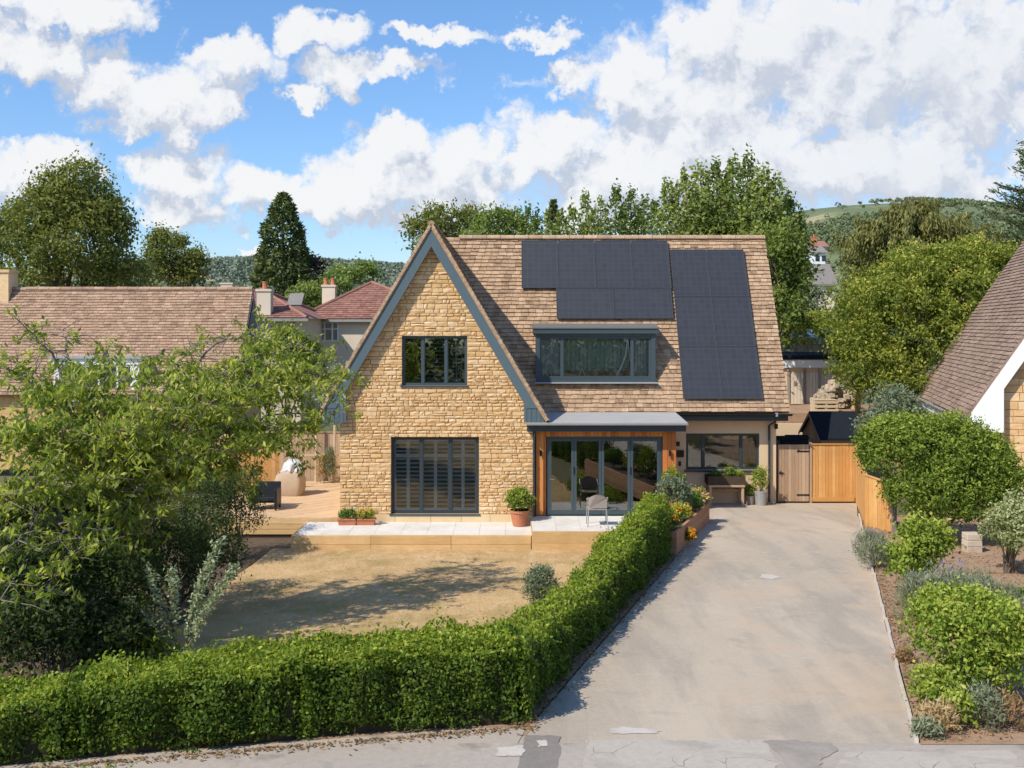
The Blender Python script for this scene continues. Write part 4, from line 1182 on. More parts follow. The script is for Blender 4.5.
def plant_at(u, v, h, r, leaf, label, name='bedding_plant', fl=None, n=130, L=.07, W=.03, cat='plant', **kw):
    o = A + dv * u + nv * v; b = Vector((o.x, o.y, zd(o.y) + .42))
    s = shrub(name, label, b, [((b.x, b.y, b.z + h * .55), (r, r, h * .5))], leaf, n, 9, L, W, .04, cat=cat, group='plants in the raised bed', stems=4, sr=.008, **kw)
    if fl: flower_dots('flowers', MT[fl], s, [((b.x, b.y, b.z + h * .66), (r * 1.0, r * 1.0, h * .45))], 70, .06, .05)
plant_at(.55, .35, .34, .30, 'green', 'marigold clump with orange flowers at the near end of the raised bed', 'marigold', 'petal_o')
plant_at(2.0, .30, .36, .34, 'yellowgreen', 'marigold clump with orange flowers midway along the raised bed', 'marigold', 'petal_o')
plant_at(1.35, .7, .55, .30, 'green', 'fresh green leafy plant behind the orange marigolds in the raised bed', 'bedding_plant')
plant_at(2.9, .55, .95, .42, 'bluegreen', 'tall silvery blue plant in the raised bed against the wall', 'sea_holly', None, 220, .10, .03)
plant_at(3.9, .75, 1.0, .33, 'hedge', 'tall dark green bush at the far end of the raised bed', 'shrub', None, 180)
plant_at(3.5, .28, .48, .34, 'green', 'low bright green clump at the wall end of the raised bed', 'bedding_plant', None)
plant_at(4.55, .25, .42, .30, 'yellowgreen', 'clump with pinkish flowers at the far corner of the raised bed', 'bedding_plant', 'petal_p')
o = A + dv * 1.25; b = Vector((o.x + .06, o.y - .02, zd(o.y) + .22))
s = shrub('nasturtium', 'orange flowering trailer hanging over the side of the raised bed', b, [((b.x, b.y, b.z), (.12, .2, .16))], 'green', 50, 7, .06, .045, .03, cat='plant', stems=2, sr=.006)
flower_dots('flowers', MT['petal_o'], s, [((b.x + .03, b.y - .03, b.z + .02), (.12, .2, .15))], 45, .07, .06)

# potting table at the kitchen wall
p0 = at(706, 503, 30.25); p1 = at(743, 503, 30.25); zb_ = zd(30.2)
e = empty('trough_table', ((p0.x + p1.x) / 2, 30.2, zb_), 'wooden trough planter on legs under the kitchen window', 'planter')
mb = MB()
mb.box((p0.x, 29.92, zb_ + .62), (p1.x, 29.96, zb_ + .86)); mb.box((p0.x, 30.44, zb_ + .62), (p1.x, 30.48, zb_ + .86)); mb.box((p0.x, 29.96, zb_ + .62), (p0.x + .04, 30.44, zb_ + .86)); mb.box((p1.x - .04, 29.96, zb_ + .62), (p1.x, 30.44, zb_ + .86)); mb.box((p0.x + .04, 29.96, zb_ + .64), (p1.x - .04, 30.44, zb_ + .8))
mb.build('trough', MT['soil'], e)
mb = MB(); mb.box((p0.x + .02, 29.9, zb_ + .56), (p1.x - .02, 30.46, zb_ + .615)); mb.build('rail', MT['oldwood'], e)
mb = MB(); mb.box((p0.x + .08, 30.35, zb_ + .36), (p1.x - .08, 30.42, zb_ + .43)); mb.build('stretcher', MT['oldwood'], e)
for xx in (p0.x + .04, p1.x - .11):
    for yy in (29.93, 30.4): mb = MB(); mb.box((xx, yy, zb_), (xx + .07, yy + .07, zb_ + .56)); mb.build('leg', MT['oldwood'], e)
for k, (t, lf, lab) in enumerate(((.25, 'green', 'small leafy seedlings at the left of the trough table'), (.62, 'hedge', 'taller green herbs in the middle of the trough table'), (.9, 'yellowgreen', 'small yellowish plant at the right end of the trough table'))):
    b = Vector((p0.x + (p1.x - p0.x) * t, 30.2, zb_ + .8)); h = (.16, .26, .18)[k]
    shrub('herb', lab, b, [((b.x, b.y, b.z + h * .5), (.17, .15, h * .55))], lf, 60, 7, .055, .025, .03, cat='plant', stems=2, sr=.005)
# pots by the downpipe
p = Vector((at(761, 503, 30.1).x, 30.12, zd(30.1)))
e = empty('bucket_planter', p, 'grey metal bucket holding a tall wispy green plant by the downpipe', 'potted plant')
mb = MB(); mb.lathe(p, [(.15, 0), (.19, .38), (.2, .385), (.2, .41), (.17, .41)], 16); mb.build('bucket', MT['zinc'], e)
pts, nr, rd, _ = lobe_points([((p.x - .03, p.y, p.z + .72), (.2, .18, .36))], 110, 7, .06); foliage('foliage', LEAF['yellowgreen'], e, pts, nr, rd, .09, .03)
mb = MB(); [mb.tube([p + Vector((0, 0, .3)), p + Vector((R.uniform(-.12, .12), R.uniform(-.1, .1), R.uniform(.7, 1.0)))], .006, 4) for _ in range(7)]; mb.build('stem', MT['bark'], e)
p = Vector((at(750.5, 503, 30.2).x, 30.25, zd(30.2)))
e = empty('flower_pot', p, 'small dull pot with a dark low plant beside the metal bucket', 'potted plant')
mb = MB(); mb.lathe(p, [(.11, 0), (.15, .24), (.16, .27), (.13, .27)], 14); mb.build('pot', MT['greywood'], e)
pts, nr, rd, _ = lobe_points([((p.x, p.y, p.z + .38), (.18, .16, .16))], 90, 7, .04); foliage('foliage', LEAF['hedge'], e, pts, nr, rd, .06, .03)

# gate and fences
GY = 30.7; g0 = at(776.5, 503, GY).x + .01; g1 = at(811, 503, GY).x; gzb, gzt = zd(30.6) + .03, 1.47
e = empty('garden_gate', (g0, GY, gzb), 'weathered boarded garden gate between house and orange fence', 'gate')
mb = MB(); x = g0 + .03
while x < g1 - .1: mb.box((x + .002, GY, gzb), (x + .098, GY + .025, gzt + R.uniform(-.004, .004)), R.random() * .7 + (.3 if x > g0 + .7 else 0)); x += .102
mb.build('boards', MT['oldwood'], e)
mb = MB(); [mb.box((g0 + .05, GY + .025, z), (g1 - .04, GY + .06, z + .1)) for z in (gzb + .15, gzb + .8, gzt - .25)]; mb.build('ledge', MT['oldwood'], e)
for z in (gzb + .17, gzt - .22): mb = MB(); mb.box((g1 - .42, GY - .012, z), (g1 - .03, GY - .001, z + .045)); mb.build('hinge', MT['black'], e)
mb = MB(); mb.box((g0 + .06, GY - .03, .62), (g0 + .19, GY - .002, .65)); mb.tube([(g0 + .1, GY - .04, .6), (g0 + .1, GY - .04, .7)], .015, 6); mb.build('latch', MT['black'], e)
mb = MB(); mb.box((g1 - .035, GY - .03, gzb - .1), (g1 + .02, GY + .08, gzt + .06)); mb.build('gate_post', MT['oldwood'], e)


def fence_panel(a, b, za, zb2, ta, tb, label, name='fence_panel', mat='fence', bw_=.1, arch=0, cap=True, group=None, mb_post=None):
    """boarded panel from a to b with bottom za..zb2 and top ta..tb"""
    a, b = Vector((a[0], a[1], 0)), Vector((b[0], b[1], 0)); d_ = (b - a); ln = d_.length; d_.normalize(); n_ = Vector((d_.y, -d_.x, 0))
    e = empty(name, (a.x, a.y, za), label, 'fence', group)
    mb = MB(); q = 0
    while q < ln - .01:
        w_ = min(bw_, ln - q); t0, t1 = q / ln, (q + w_) / ln
        zz = lambda t: ta + (tb - ta) * t + arch * math.sin(math.pi * t)
        z0_, z1_ = za + (zb2 - za) * t0, zz(t0) + R.uniform(-.003, .003)
        o_ = a + d_ * (q + .003) + n_ * R.uniform(-.004, .004)
        v = [o_, o_ + d_ * (w_ - .006)]
        zt2 = zz(t1)
        mb.prism([(v[0].x, v[0].y, z0_), (v[1].x, v[1].y, za + (zb2 - za) * t1), (v[1].x, v[1].y, zt2), (v[0].x, v[0].y, z1_)], -n_ * .02); q += w_
    mb.build('boards', MT[mat], e)
    mb = MB()
    for t in (.15, .5, .85):
        p_, q_ = a - n_ * .04, b - n_ * .04
        mb.beam((p_.x, p_.y, za + (ta - za) * t), (q_.x, q_.y, zb2 + (tb - zb2) * t), .035, .07)
    mb.build('rail', MT[mat], e)
    if cap:
        mb = MB()
        if arch:
            pp = [a + d_ * ln * k / 10 for k in range(11)]
            mb.tube([(v.x, v.y, ta + (tb - ta) * k / 10 + arch * math.sin(math.pi * k / 10) + .01) for k, v in enumerate(pp)], .022, 5)
        else: mb.beam((a.x, a.y, ta + .015), (b.x, b.y, tb + .015), .06, .03)
        mb.build('capping', MT[mat], e)
    if mb_post:
        mb = MB(); p_ = b + d_ * .05; mb.box((p_.x - .05, p_.y - .05, zb2 - .1), (p_.x + .05, p_.y + .05, tb + .05)); mb.build('post', MT[mb_post], e)
    return e
fence_panel((g1 + .025, GY), (10.14, GY), gzb, gzb, 1.47, 1.47, 'orange vertical board fence facing the drive beside the gate')
mb = MB(); mb.box((g1 + .03, GY - .03, gzb), (10.1, GY - .003, gzb + .13)); mb.build('gravel_board', MT['fence'], bpy.data.objects['fence_panel'])
fence_panel((10.12, GY - .05), (8.92, 26.2), gzb, zd(26.2), 1.47, 1.22, 'orange board fence running along the far right side of the drive', bw_=.12)
fence_panel((8.87, 26.15), (9.24, 25.25), zd(26.1), zd(25.2), 1.23, 1.12, 'short orange end panel of the side fence below the round bush', bw_=.15, mb_post='greywood')
fence_panel((13.15, 39.9), (13.75, 41.0), 1.5, 1.5, 2.1, 2.1, 'bright orange arched fence panel beside the shed roof', arch=.55, bw_=.12)
fence_panel((-8.75, 33.0), (-7.42, 33.3), -.28, -.28, .85, .98, 'orange arched fence panel behind the black armchair on the deck', arch=.16, bw_=.11)
fence_panel((-8.4, 35.3), (-4.7, 35.3), -.3, -.3, 1.35, 1.35, 'brown board fence behind the deck beside the gable', mat='oldwood', bw_=.13)
mb = MB()
for px in (315.5, 334): q = at(px, 482, 35.0); mb.tube([(q.x, 35.05, -.28), (q.x + .02, 35.05, 1.7)], .045, 7)
q = at(300, 455, 35.0); mb.beam((q.x, 35.0, .62), (-4.7, 35.0, .66), .035, .05)
o = mb.build('plant_support', MT['palewood']); tag(o, 'pale wooden posts with a crossbar in front of the brown deck fence', 'trellis')
for k, (px, h, lab) in enumerate(((322, .95, 'tall straw coloured grass clump left of the pale post by the deck fence'), (330, 1.1, 'tall green and straw grass clump between the pale posts by the deck fence'))):
    b = at(px, 482, 34.7); b.z = -.28
    shrub('tall_grass', lab, b, [((b.x, b.y, b.z + h * .5), (.16, .15, h * .5))], ('strawy', 'lav')[k], 120, 6, .22, .02, .05, cat='grass clump', stems=5, sr=.006, up=1.2, droop=0)

# deck objects
p = Vector((at(290, 494, 32.4).x, 32.4, -.28))
e = empty('bulk_bag', p, 'beige woven bulk bag on the deck topped with white sheeting', 'bag')
mb = MB(); n_ = 6
rows = []
for k, (w_, z_) in enumerate(((.36, 0), (.43, .18), (.42, .45), (.38, .66), (.30, .74))):
    rows.append([(p.x + w_ * math.copysign(abs(math.cos(t)) ** .28, math.cos(t)) * R.uniform(.93, 1.05), p.y + w_ * math.copysign(abs(math.sin(t)) ** .28, math.sin(t)) * R.uniform(.93, 1.05), p.z + z_ + (R.uniform(-.03, .03) if k > 1 else 0)) for t in [2 * math.pi * i / 20 for i in range(20)]])
V = [v for r in rows for v in r]; Fc = [(i * 20 + k, i * 20 + (k + 1) % 20, (i + 1) * 20 + (k + 1) % 20, (i + 1) * 20 + k) for i in range(4) for k in range(20)] + [tuple(range(80, 100))]
mb.add(V, Fc, .5); mb.build('sack', MT['bag'], e, smooth=True)
mb = MB(); rows = []
for k, (w_, z_) in enumerate(((.33, .68), (.36, .78), (.28, .95), (.16, 1.06), (.02, 1.1))):
    rows.append([(p.x + .08 + w_ * math.cos(t) * R.uniform(.75, 1.15), p.y + w_ * math.sin(t) * R.uniform(.75, 1.15), p.z + z_ + R.uniform(-.06, .06)) for t in [2 * math.pi * i / 20 for i in range(20)]])
V = [v for r in rows for v in r]; Fc = [(i * 20 + k, i * 20 + (k + 1) % 20, (i + 1) * 20 + (k + 1) % 20, (i + 1) * 20 + k) for i in range(4) for k in range(20)]
mb.add(V, Fc, .5); mb.build('sheeting', MT['sheet'], e)
for sx_ in (-1, 1): mb = MB(); mb.tube([(p.x + sx_ * .34, p.y - .33, p.z + .66), (p.x + sx_ * .38, p.y - .36, p.z + .8), (p.x + sx_ * .25, p.y - .33, p.z + .74)], .018, 5); mb.build('handle', MT['bag'], e)
p = Vector((at(265.5, 508, 29.9).x, 29.9, -.28))
e = empty('garden_armchair', p, 'black woven garden armchair on the deck', 'chair')
mb = MB(); mb.box((p.x - .34, p.y - .3, p.z + .26), (p.x + .34, p.y + .3, p.z + .38)); mb.build('seat', MT['black'], e, bevel=.03)
mb = MB(); mb.prism([(p.x - .36, p.y + .24, p.z + .12), (p.x - .36, p.y + .32, p.z + .12), (p.x - .36, p.y + .44, p.z + .72), (p.x - .36, p.y + .36, p.z + .74)], (.72, 0, 0)); mb.build('backrest', MT['black'], e, bevel=.02)
for sx_ in (-1, 1):
    mb = MB(); x_ = p.x + sx_ * .36; mb.box((x_ - .04, p.y - .34, p.z + .1), (x_ + .04, p.y + .26, p.z + .6)); mb.build('armrest', MT['black'], e, bevel=.02)
    for sy_ in (-.3, .22): mb = MB(); mb.box((x_ - .025, p.y + sy_ - .025, p.z), (x_ + .025, p.y + sy_ + .025, p.z + .12)); mb.build('leg', MT['black'], e)

# shed, crate, walls behind the gate
e = empty('garden_shed', (9.7, 33.4, 0), 'small brown timber shed with dark felt roof behind the orange fence', 'shed')
sx0, sx1, sy0, sy1, sr_, se_ = 9.66, 11.0, 32.5, 34.6, 2.17, 1.5
mb = MB()
nb = 12
for (xx, s) in ((sx0, 0), (sx1 - .03, 0)):
    for k in range(nb):
        a = sy0 + (sy1 - sy0) * k / nb; b = sy0 + (sy1 - sy0) * (k + 1) / nb
        zt = lambda y: sr_ - .06 - abs(y - 33.55) / 1.05 * (sr_ - se_)
        mb.prism([(xx, a + .003, -.3), (xx, b - .003, -.3), (xx, b - .003, zt(b)), (xx, a + .003, zt(a))], (.03, 0, 0))
mb.box((sx0 + .03, sy0, -.3), (sx1 - .03, sy0 + .03, se_ - .04)); mb.box((sx0 + .03, sy1 - .03, -.3), (sx1 - .03, sy1, se_ - .04)); mb.build('wall', MT['oldwood'], e)
mb = MB()
for sg in (-1, 1):
    ye = 33.55 + sg * 1.17
    mb.prism([(sx0 - .08, 33.55, sr_), (sx0 - .08, ye, se_ - .08), (sx0 - .08, ye, se_ - .03), (sx0 - .08, 33.55, sr_ + .05)], (sx1 - sx0 + .16, 0, 0))
mb.build('roof', MT['felt'], e)
mb = MB()
for sg in (-1, 1):
    ye = 33.55 + sg * 1.18
    mb.prism([(sx0 - .10, 33.55, sr_ - .1), (sx0 - .10, ye, se_ - .17), (sx0 - .10, ye, se_ - .07), (sx0 - .10, 33.55, sr_ + .0)], (.018, 0, 0))
mb.build('bargeboard', MT['oldwood'], e)
tw_ = MB(); x = 7.95                                     # low white retaining wall at the back
tw_.box((7.9, 39.0, -.4), (13.2, 39.2, 1.29)); tag(tw_.build('retaining_wall', MT['render']), 'pale rendered retaining wall glimpsed between house and shed', 'wall')
mb = MB(); mb.box((7.9, 39.2, -.4), (16, 40.2, 1.2)); mb.box((7.9, 40.2, -.4), (16, 52, 1.6)); tag(mb.build('terrace', MT['bed']), kind='structure')
for k, (px, lab) in enumerate(((783, 'dark wheelie bin nearest the house wall behind the gate'), (796, 'dark wheelie bin nearer the shed behind the gate'))):
    b = Vector((at(px, 470, 33).x, 32.6 + .3 * k, -.3)); e = empty('wheelie_bin', b, lab, 'bin', 'bins behind the gate')
    mb = MB(); mb.prism([(b.x - .25, b.y - .22, b.z + .06), (b.x + .25, b.y - .22, b.z + .06), (b.x + .28, b.y - .3, b.z + 1.72), (b.x - .28, b.y - .3, b.z + 1.72)], (0, .58, 0)); mb.build('body', MT['black'], e)
    mb = MB(); mb.prism([(b.x - .31, b.y - .36, b.z + 1.725), (b.x - .31, b.y + .32, b.z + 1.725), (b.x - .31, b.y + .28, b.z + 1.80), (b.x - .31, b.y - .1, b.z + 1.84)], (.62, 0, 0)); mb.build('lid', MT['felt'], e)
    for s in (-.24, .24): mb = MB(); mb.tube([(b.x + s - .02, b.y + .3, b.z + .1), (b.x + s + .02, b.y + .3, b.z + .1)], .1, 10); mb.build('wheel', MT['black'], e)
c0 = Vector((at(814.5, 412, 40.5).x, 40.5, 1.6)); c1x = at(838.5, 412, 40.5).x
e = empty('wooden_crate', c0, 'pale slatted wooden crate on the terrace above the shed', 'crate')
mb = MB()
for k in range(3): mb.box((c0.x, 40.5, 1.62 + .16 * k), (c1x, 40.525, 1.72 + .16 * k)); mb.box((c0.x, 41.1, 1.62 + .16 * k), (c1x, 41.12, 1.72 + .16 * k))
mb.box((c0.x, 40.5, 2.06), (c1x, 41.12, 2.085)); mb.build('slats', MT['palewood'], e)
for xx in (c0.x, (c0.x + c1x) / 2 - .05, c1x - .1): mb = MB(); mb.box((xx, 40.526, 1.6), (xx + .1, 41.098, 2.055)); mb.build('bearer', MT['palewood'], e)
mb = MB()
for k in range(260):
    u_, v_ = R.uniform(-1, 1), R.uniform(-1, 1); hh = max(0, 1 - abs(u_) * .7) * 1.5
    c = Vector((13.2 + u_ * .85, 42.6 + v_ * .6, 1.62 + R.random() * hh * .75)); s = R.uniform(.05, .13)
    vs = [c + Vector((R.uniform(.6, 1) * a, R.uniform(.6, 1) * b, R.uniform(.5, .9) * d)) * s for d in (-1, 1) for a, b in ((-1, -1), (1, -1), (1, 1), (-1, 1))]
    mb.add(vs, [(0, 3, 2, 1), (4, 5, 6, 7), (0, 1, 5, 4), (1, 2, 6, 5), (2, 3, 7, 6), (3, 0, 4, 7)])
tag(mb.build('rubble', MT['rubble']), 'heap of pale rubble stones beside the garage doors', 'rubble', kind='stuff')
# flat roofed garage
GX0, GX1, gy = 11.2, 15.2, 45.0
e = empty('flat_roofed_garage', (13, gy, 1.6), 'flat roofed garage with beige boarded doors beyond the main house', 'garage')
mb = MB(); mb.box((GX0, gy, 1.5), (GX1, gy + 5, 3.15)); mb.build('wall', MT['render'], e)
mb = MB(); mb.box((GX0 - .1, gy - .12, 3.16), (GX1 + .1, gy + .02, 3.5)); mb.build('fascia', MT['white'], e)
mb = MB(); mb.box((GX0 - .14, gy - .16, 3.505), (GX1 + .14, gy + 5.1, 3.7)); mb.build('roof', MT['felt'], e)
for k, (a, b) in enumerate(((12.05, 12.6), (12.72, 13.25), (13.35, 13.9))):
    mb = MB(); n_ = 4
    for i in range(n_): mb.box((a + (b - a) * i / n_ + .006, gy - .04, 1.6), (a + (b - a) * (i + 1) / n_ - .006, gy - .005, 2.95))
    mb.build('door', MT['oldwood'] if k == 9 else MT['cream'], e)
mb = MB(); [mb.box((x_, gy - .08, 1.6), (x_ + .1, gy - .002, 3.1)) for x_ in (11.9, 12.61, 13.255, 13.92)]; mb.build('door_frame', MT['greywood'], e)
# greenhouse and fence behind it
e = empty('greenhouse', (13.5, 51, 1.6), 'small aluminium greenhouse showing above the flat garage roof', 'greenhouse')
a0, a1, y_, zg0, zg1, zg2 = 13.3, 15.0, 51, 1.6, 4.35, 4.75
mb = MB()
for x_ in np.linspace(a0, a1, 4): mb.box((x_, y_, zg0), (x_ + .05, y_ + .05, zg1)); mb.beam((x_ + .02, y_, zg1), (x_ + .02, y_ + 1.3, zg2), .05)
for z_ in (zg0 + .1, 3.6, zg1): mb.box((a0 + .05, y_ + .006, z_), (a1, y_ + .046, z_ + .05))
mb.box((a0, y_ + 1.3, zg2), (a1, y_ + 1.35, zg2 + .05)); mb.build('frame', MT['zinc'], e)
mb = MB(); mb.add([(a0, y_ + .05, zg0), (a1, y_ + .05, zg0), (a1, y_ + .05, zg1), (a0, y_ + .05, zg1), (a0, y_ + 1.3, zg2), (a1, y_ + 1.3, zg2)], [(0, 1, 2, 3), (3, 2, 5, 4)]); mb.build('glazing', MT['glass_f'], e)
fence_panel((13.6, 50.3), (15.4, 50.3), 1.6, 1.6, 4.05, 4.05, 'weathered board fence above the garage roof in front of the greenhouse', mat='oldwood', bw_=.12)

# ================================================================ NEIGHBOURS
def gable_roof_x(e, x0, x1, yr, zr, ye, ze, mat, tw=.28, th=.155, yb=None, rb=.5):
    """ridge along X; front slope tiled, back slope plain"""
    u_ = Vector((0, yr - ye, zr - ze)); ln = u_.length; u_.normalize(); n_ = Vector((0, -u_.z, u_.y))
    mb = MB(); tile_slope(mb, (x0, ye, ze), (1, 0, 0), u_, ln, lambda s: 0, lambda s: x1 - x0, tw=tw, th=th, rbase=rb)
    mb.prism([Vector((x0, ye, ze)) - n_ * .004, Vector((x1, ye, ze)) - n_ * .004, Vector((x1, yr, zr)) - n_ * .004, Vector((x0, yr, zr)) - n_ * .004], -n_ * .09, .3)
    yb = yb or 2 * yr - ye
    mb.prism([(x0, yr, zr), (x1, yr, zr), (x1, yb, ze), (x0, yb, ze)], Vector((0, -.06, -.05)), .4)
    ro = mb.build('roof', mat, e)
    mb = MB(); x = x0
    while x < x1 - .05:
        l = min(.45, x1 - x); c = [(x, yr + math.cos(t) * .12, zr - .03 + math.sin(t) * .12 + R.uniform(0, .01)) for t in [math.pi * k / 6 for k in range(7)]]
        mb.prism(c, (l - .012, 0, 0)); x += l
    mb.build('ridge_tiles', mat, ro); return ro


def chimney(parent, x, y, z0, z1, w, d, mat, pots=1, pot='terracotta'):
    mb = MB(); mb.box((x - w / 2, y - d / 2, z0), (x + w / 2, y + d / 2, z1)); mb.box((x - w / 2 - .05, y - d / 2 - .05, z1), (x + w / 2 + .05, y + d / 2 + .05, z1 + .12)); c = mb.build('chimney', MT[mat], parent)
    for k in range(pots):
        mb = MB(); mb.lathe((x + (k - (pots - 1) / 2) * .42, y, z1 + .125), [(.14, 0), (.12, .3), (.145, .32), (.145, .38), (.11, .38)], 10); mb.build('chimney_pot', MT[pot], c)


# left neighbour, ridge parallel to the street
e = empty('neighbour_house', (-15, 40, -.3), 'neighbouring house at left with long tan roof and white dormer behind the cherry', 'house')
NX0, NX1, NYR, NZR, NYE, NZE = -20.9, -10.46, 42, 6.45, 39.3, 2.35
gable_roof_x(e, NX0, NX1, NYR, NZR, NYE, NZE, MT['tile_l'], tw=.24, th=.13)
mb = MB(); mb.prism([(NX1 - .45, NYE + .25, -.5), (NX1 - .45, 44.4, -.5), (NX1 - .45, 44.4, 2.5), (NX1 - .45, NYR, NZR - .25), (NX1 - .45, NYE + .25, 2.5)], (.2, 0, 0)); mb.box((NX0, NYE + .3, -.5), (NX1 - .46, NYE + .5, 2.4)); mb.build('wall', MT['stone'], e)
mb = MB()
mb.prism([(NX1 - .05, NYR, NZR - .02), (NX1 - .05, NYE + .05, NZE - .02), (NX1 - .05, NYE + .05, NZE - .28), (NX1 - .05, NYR, NZR - .34), (NX1 - .05, 2 * NYR - NYE, NZE - .28), (NX1 - .05, 2 * NYR - NYE, NZE - .02)], (.04, 0, 0)); mb.build('bargeboard', MT['white'], e)
mb = MB(); mb.prism([(NX1 + .0, NYR + .1, NZR - .35), (NX1 + .0, NYE + .3, NZE - .2), (NX1 + .0, NYE + 4.6, NZE - .2)], (.015, 0, 0)); mb.build('tile_hanging', MT['tile_grey'], e)
chimney(e, -20.62, 42.0, 5.2, 7.1, .95, .8, 'stone', 0)
db = MB(); d0, d1 = at(56, 360, 39.6).x, at(141, 360, 39.6).x
db.box((d0, 39.5, 2.0), (d1, 41.0, 3.72)); dm = db.build('dormer', MT['tile_l'], e)
mb = MB(); mb.box((d0 - .15, 39.3, 3.725), (d1 + .15, 41.2, 3.82)); mb.build('dormer_roof', MT['lead'], dm)
mb = MB(); mb.box((d0 - .08, 39.38, 3.5), (d1 + .08, 39.48, 3.72)); mb.box((d1 - .28, 39.4, 2.0), (d1, 39.48, 3.49)); mb.box((d0, 39.4, 2.0), (d0 + .2, 39.48, 3.49)); mb.build('fascia', MT['white'], dm)
window(dm, d0 + .21, d1 - .29, 2.1, 3.48, 39.42, [d0 + .9, d0 + 1.7, d0 + 2.4], mat='white', glass='glass_f', name='dormer_window')


def hip_house(name, label, x0, x1, y0, y1, zb, ze, zr, roofmat, wallmat, apex=None, ridge=0.0, th=.26):
    """house with a hipped roof; ridge half length along Y"""
    e = empty(name, ((x0 + x1) / 2, (y0 + y1) / 2, zb), label, 'house')
    mb = MB(); mb.box((x0 + .4, y0 + .4, zb), (x1 - .4, y1 - .4, ze)); mb.build('wall', MT[wallmat], e)
    ax = apex if apex is not None else (x0 + x1) / 2; yc0 = y0 + (ax - x0 if ridge else (y1 - y0) / 2)
    A0 = Vector((ax, yc0, zr)); A1 = Vector((ax, yc0 + ridge, zr))
    mb = MB()
    u_ = Vector((0, yc0 - y0, zr - ze)); ln = u_.length; u_.normalize()
    tile_slope(mb, (x0, y0, ze), (1, 0, 0), u_, ln, lambda s: (ax - x0) * s / ln, lambda s: (x1 - x0) - (x1 - ax) * s / ln, tw=.3, th=th, thick=.03)
    c = [Vector((x0, y0, ze)), Vector((x1, y0, ze)), Vector((x1, y1, ze)), Vector((x0, y1, ze))]
    dn = Vector((0, 0, -.02))
    for poly in ([c[0], c[1], A0], [c[1], c[2], A1, A0], [c[2], c[3], A1], [c[3], c[0], A0, A1]): mb.add([p_ + dn for p_ in poly], [tuple(range(len(poly)))])
    ro = mb.build('roof', MT[roofmat], e)
    mb = MB()
    for a, b in ((c[0], A0), (c[1], A0), (A0, A1), (c[2], A1), (c[3], A1)):
        if (a - b).length > .1: mb.tube([a + Vector((0, 0, .02)), b + Vector((0, 0, .04))], .11, 6)
    mb.build('ridge_tiles', MT[roofmat], ro)
    mb = MB(); mb.box((x0 - .06, y0 - .06, ze - .16), (x1 + .06, y0 - .0, ze - .02)); mb.box((x0 - .06, y0, ze - .16), (x0, y1, ze - .02)); mb.build('gutter', MT['zinc'], e)
    return e
Yb = 58
xb0 = at(295.5, 319, Yb).x; zeb = at(0, 319, Yb).z
hb = hip_house('cream_house', 'cream rendered house with red hipped roof, beside the stone gable', xb0, xb0 + 9.5, Yb, Yb + 9, -.3, zeb, at(0, 283, Yb + 4.5).z, 'tile_red', 'cream', apex=at(371.5, 283, Yb + 4.5).x, ridge=0.0)
wx0, wx1 = at(318, 340, Yb).x, at(337.5, 340, Yb).x
window(hb, wx0, wx1, at(0, 341.5, Yb).z, at(0, 322, Yb).z, Yb + .34, [wx0 + (wx1 - wx0) * k for k in (.28, .68)], mat='white', fw=.07, glass='glass_f', rails=(at(0, 329, Yb).z,))
chimney(hb, at(329.5, 300, Yb + 3).x, Yb + 3, 5, at(0, 287, Yb + 3).z, .75, .7, 'cream', 2)
Yc = 52
xc1 = at(307, 317, Yc).x
hc = hip_house('red_roofed_house', 'house with rusty hipped roof and a single chimney pot behind the left neighbour', xc1 - 8, xc1, Yc, Yc + 8, -.3, at(0, 318, Yc).z, at(0, 290, Yc + 4).z, 'tile_red', 'cream', apex=xc1 - 3.3)
chimney(hc, at(265, 300, Yc + .6).x, Yc + .6, 4.2, at(0, 291.5, Yc + .6).z, .7, .6, 'cream', 1)
pp = MB(); q0 = at(287, 306, Yc + 1.6); pp.obox(q0, (.75, 0, 0), (0, .75, .62), (0, -.05, .06)); pp.build('rooflight', MT['tile_grey'], hc)
for k, (px, py, Y_, w_, lab) in enumerate(((216, 289, 75, 7, 'far house whose chimney shows above the left neighbour ridge'),)):
    q = at(px, py, Y_); e = empty('far_house', (q.x, Y_, 0), lab, 'house')
    gable_roof_x(e, q.x - 4.5, q.x + 2.5, Y_ + 3, q.z + .0, Y_, q.z - 2.4, MT['tile_red'], tw=.4, th=.3)
    mb = MB(); mb.box((q.x - 4.2, Y_ + .4, 0), (q.x + 2.2, Y_ + 6, q.z - 2.3)); mb.build('wall', MT['cream'], e)
    chimney(e, q.x, Y_ + 3, q.z - .5, q.z + .45, .9, .6, 'cream', 0)

# right neighbour, turned towards the street line
U = Vector((.2446, .9696, 0)); Vv = Vector((.9696, -.2446, 0)); TR = 1.52
E0 = Vector((12.42, 28.5, 2.44)); LNR = 10.2
def rp(u_, v_, z): return Vector((E0.x, E0.y, 0)) + U * u_ + Vv * v_ + Vector((0, 0, z))
HW = 3.9; ZR2 = E0.z + HW * TR
e = empty('neighbour_house', (E0.x, E0.y, -.3), 'neighbouring house at right with steep brown roof, white bargeboard and stone gable', 'house')
us = (Vv + Vector((0, 0, TR))).normalized(); ln = Vector((HW, 0, HW * TR)).length
mb = MB(); tile_slope(mb, rp(0, 0, E0.z), U, us, ln, lambda s: 0, lambda s: LNR, tw=.23, th=.135)
nn_ = U.cross(us).normalized(); nn_ = nn_ if nn_.z > 0 else -nn_
mb.prism([rp(0, 0, E0.z) - nn_ * .004, rp(LNR, 0, E0.z) - nn_ * .004, rp(LNR, HW, ZR2) - nn_ * .004, rp(0, HW, ZR2) - nn_ * .004], -nn_ * .09, .3)
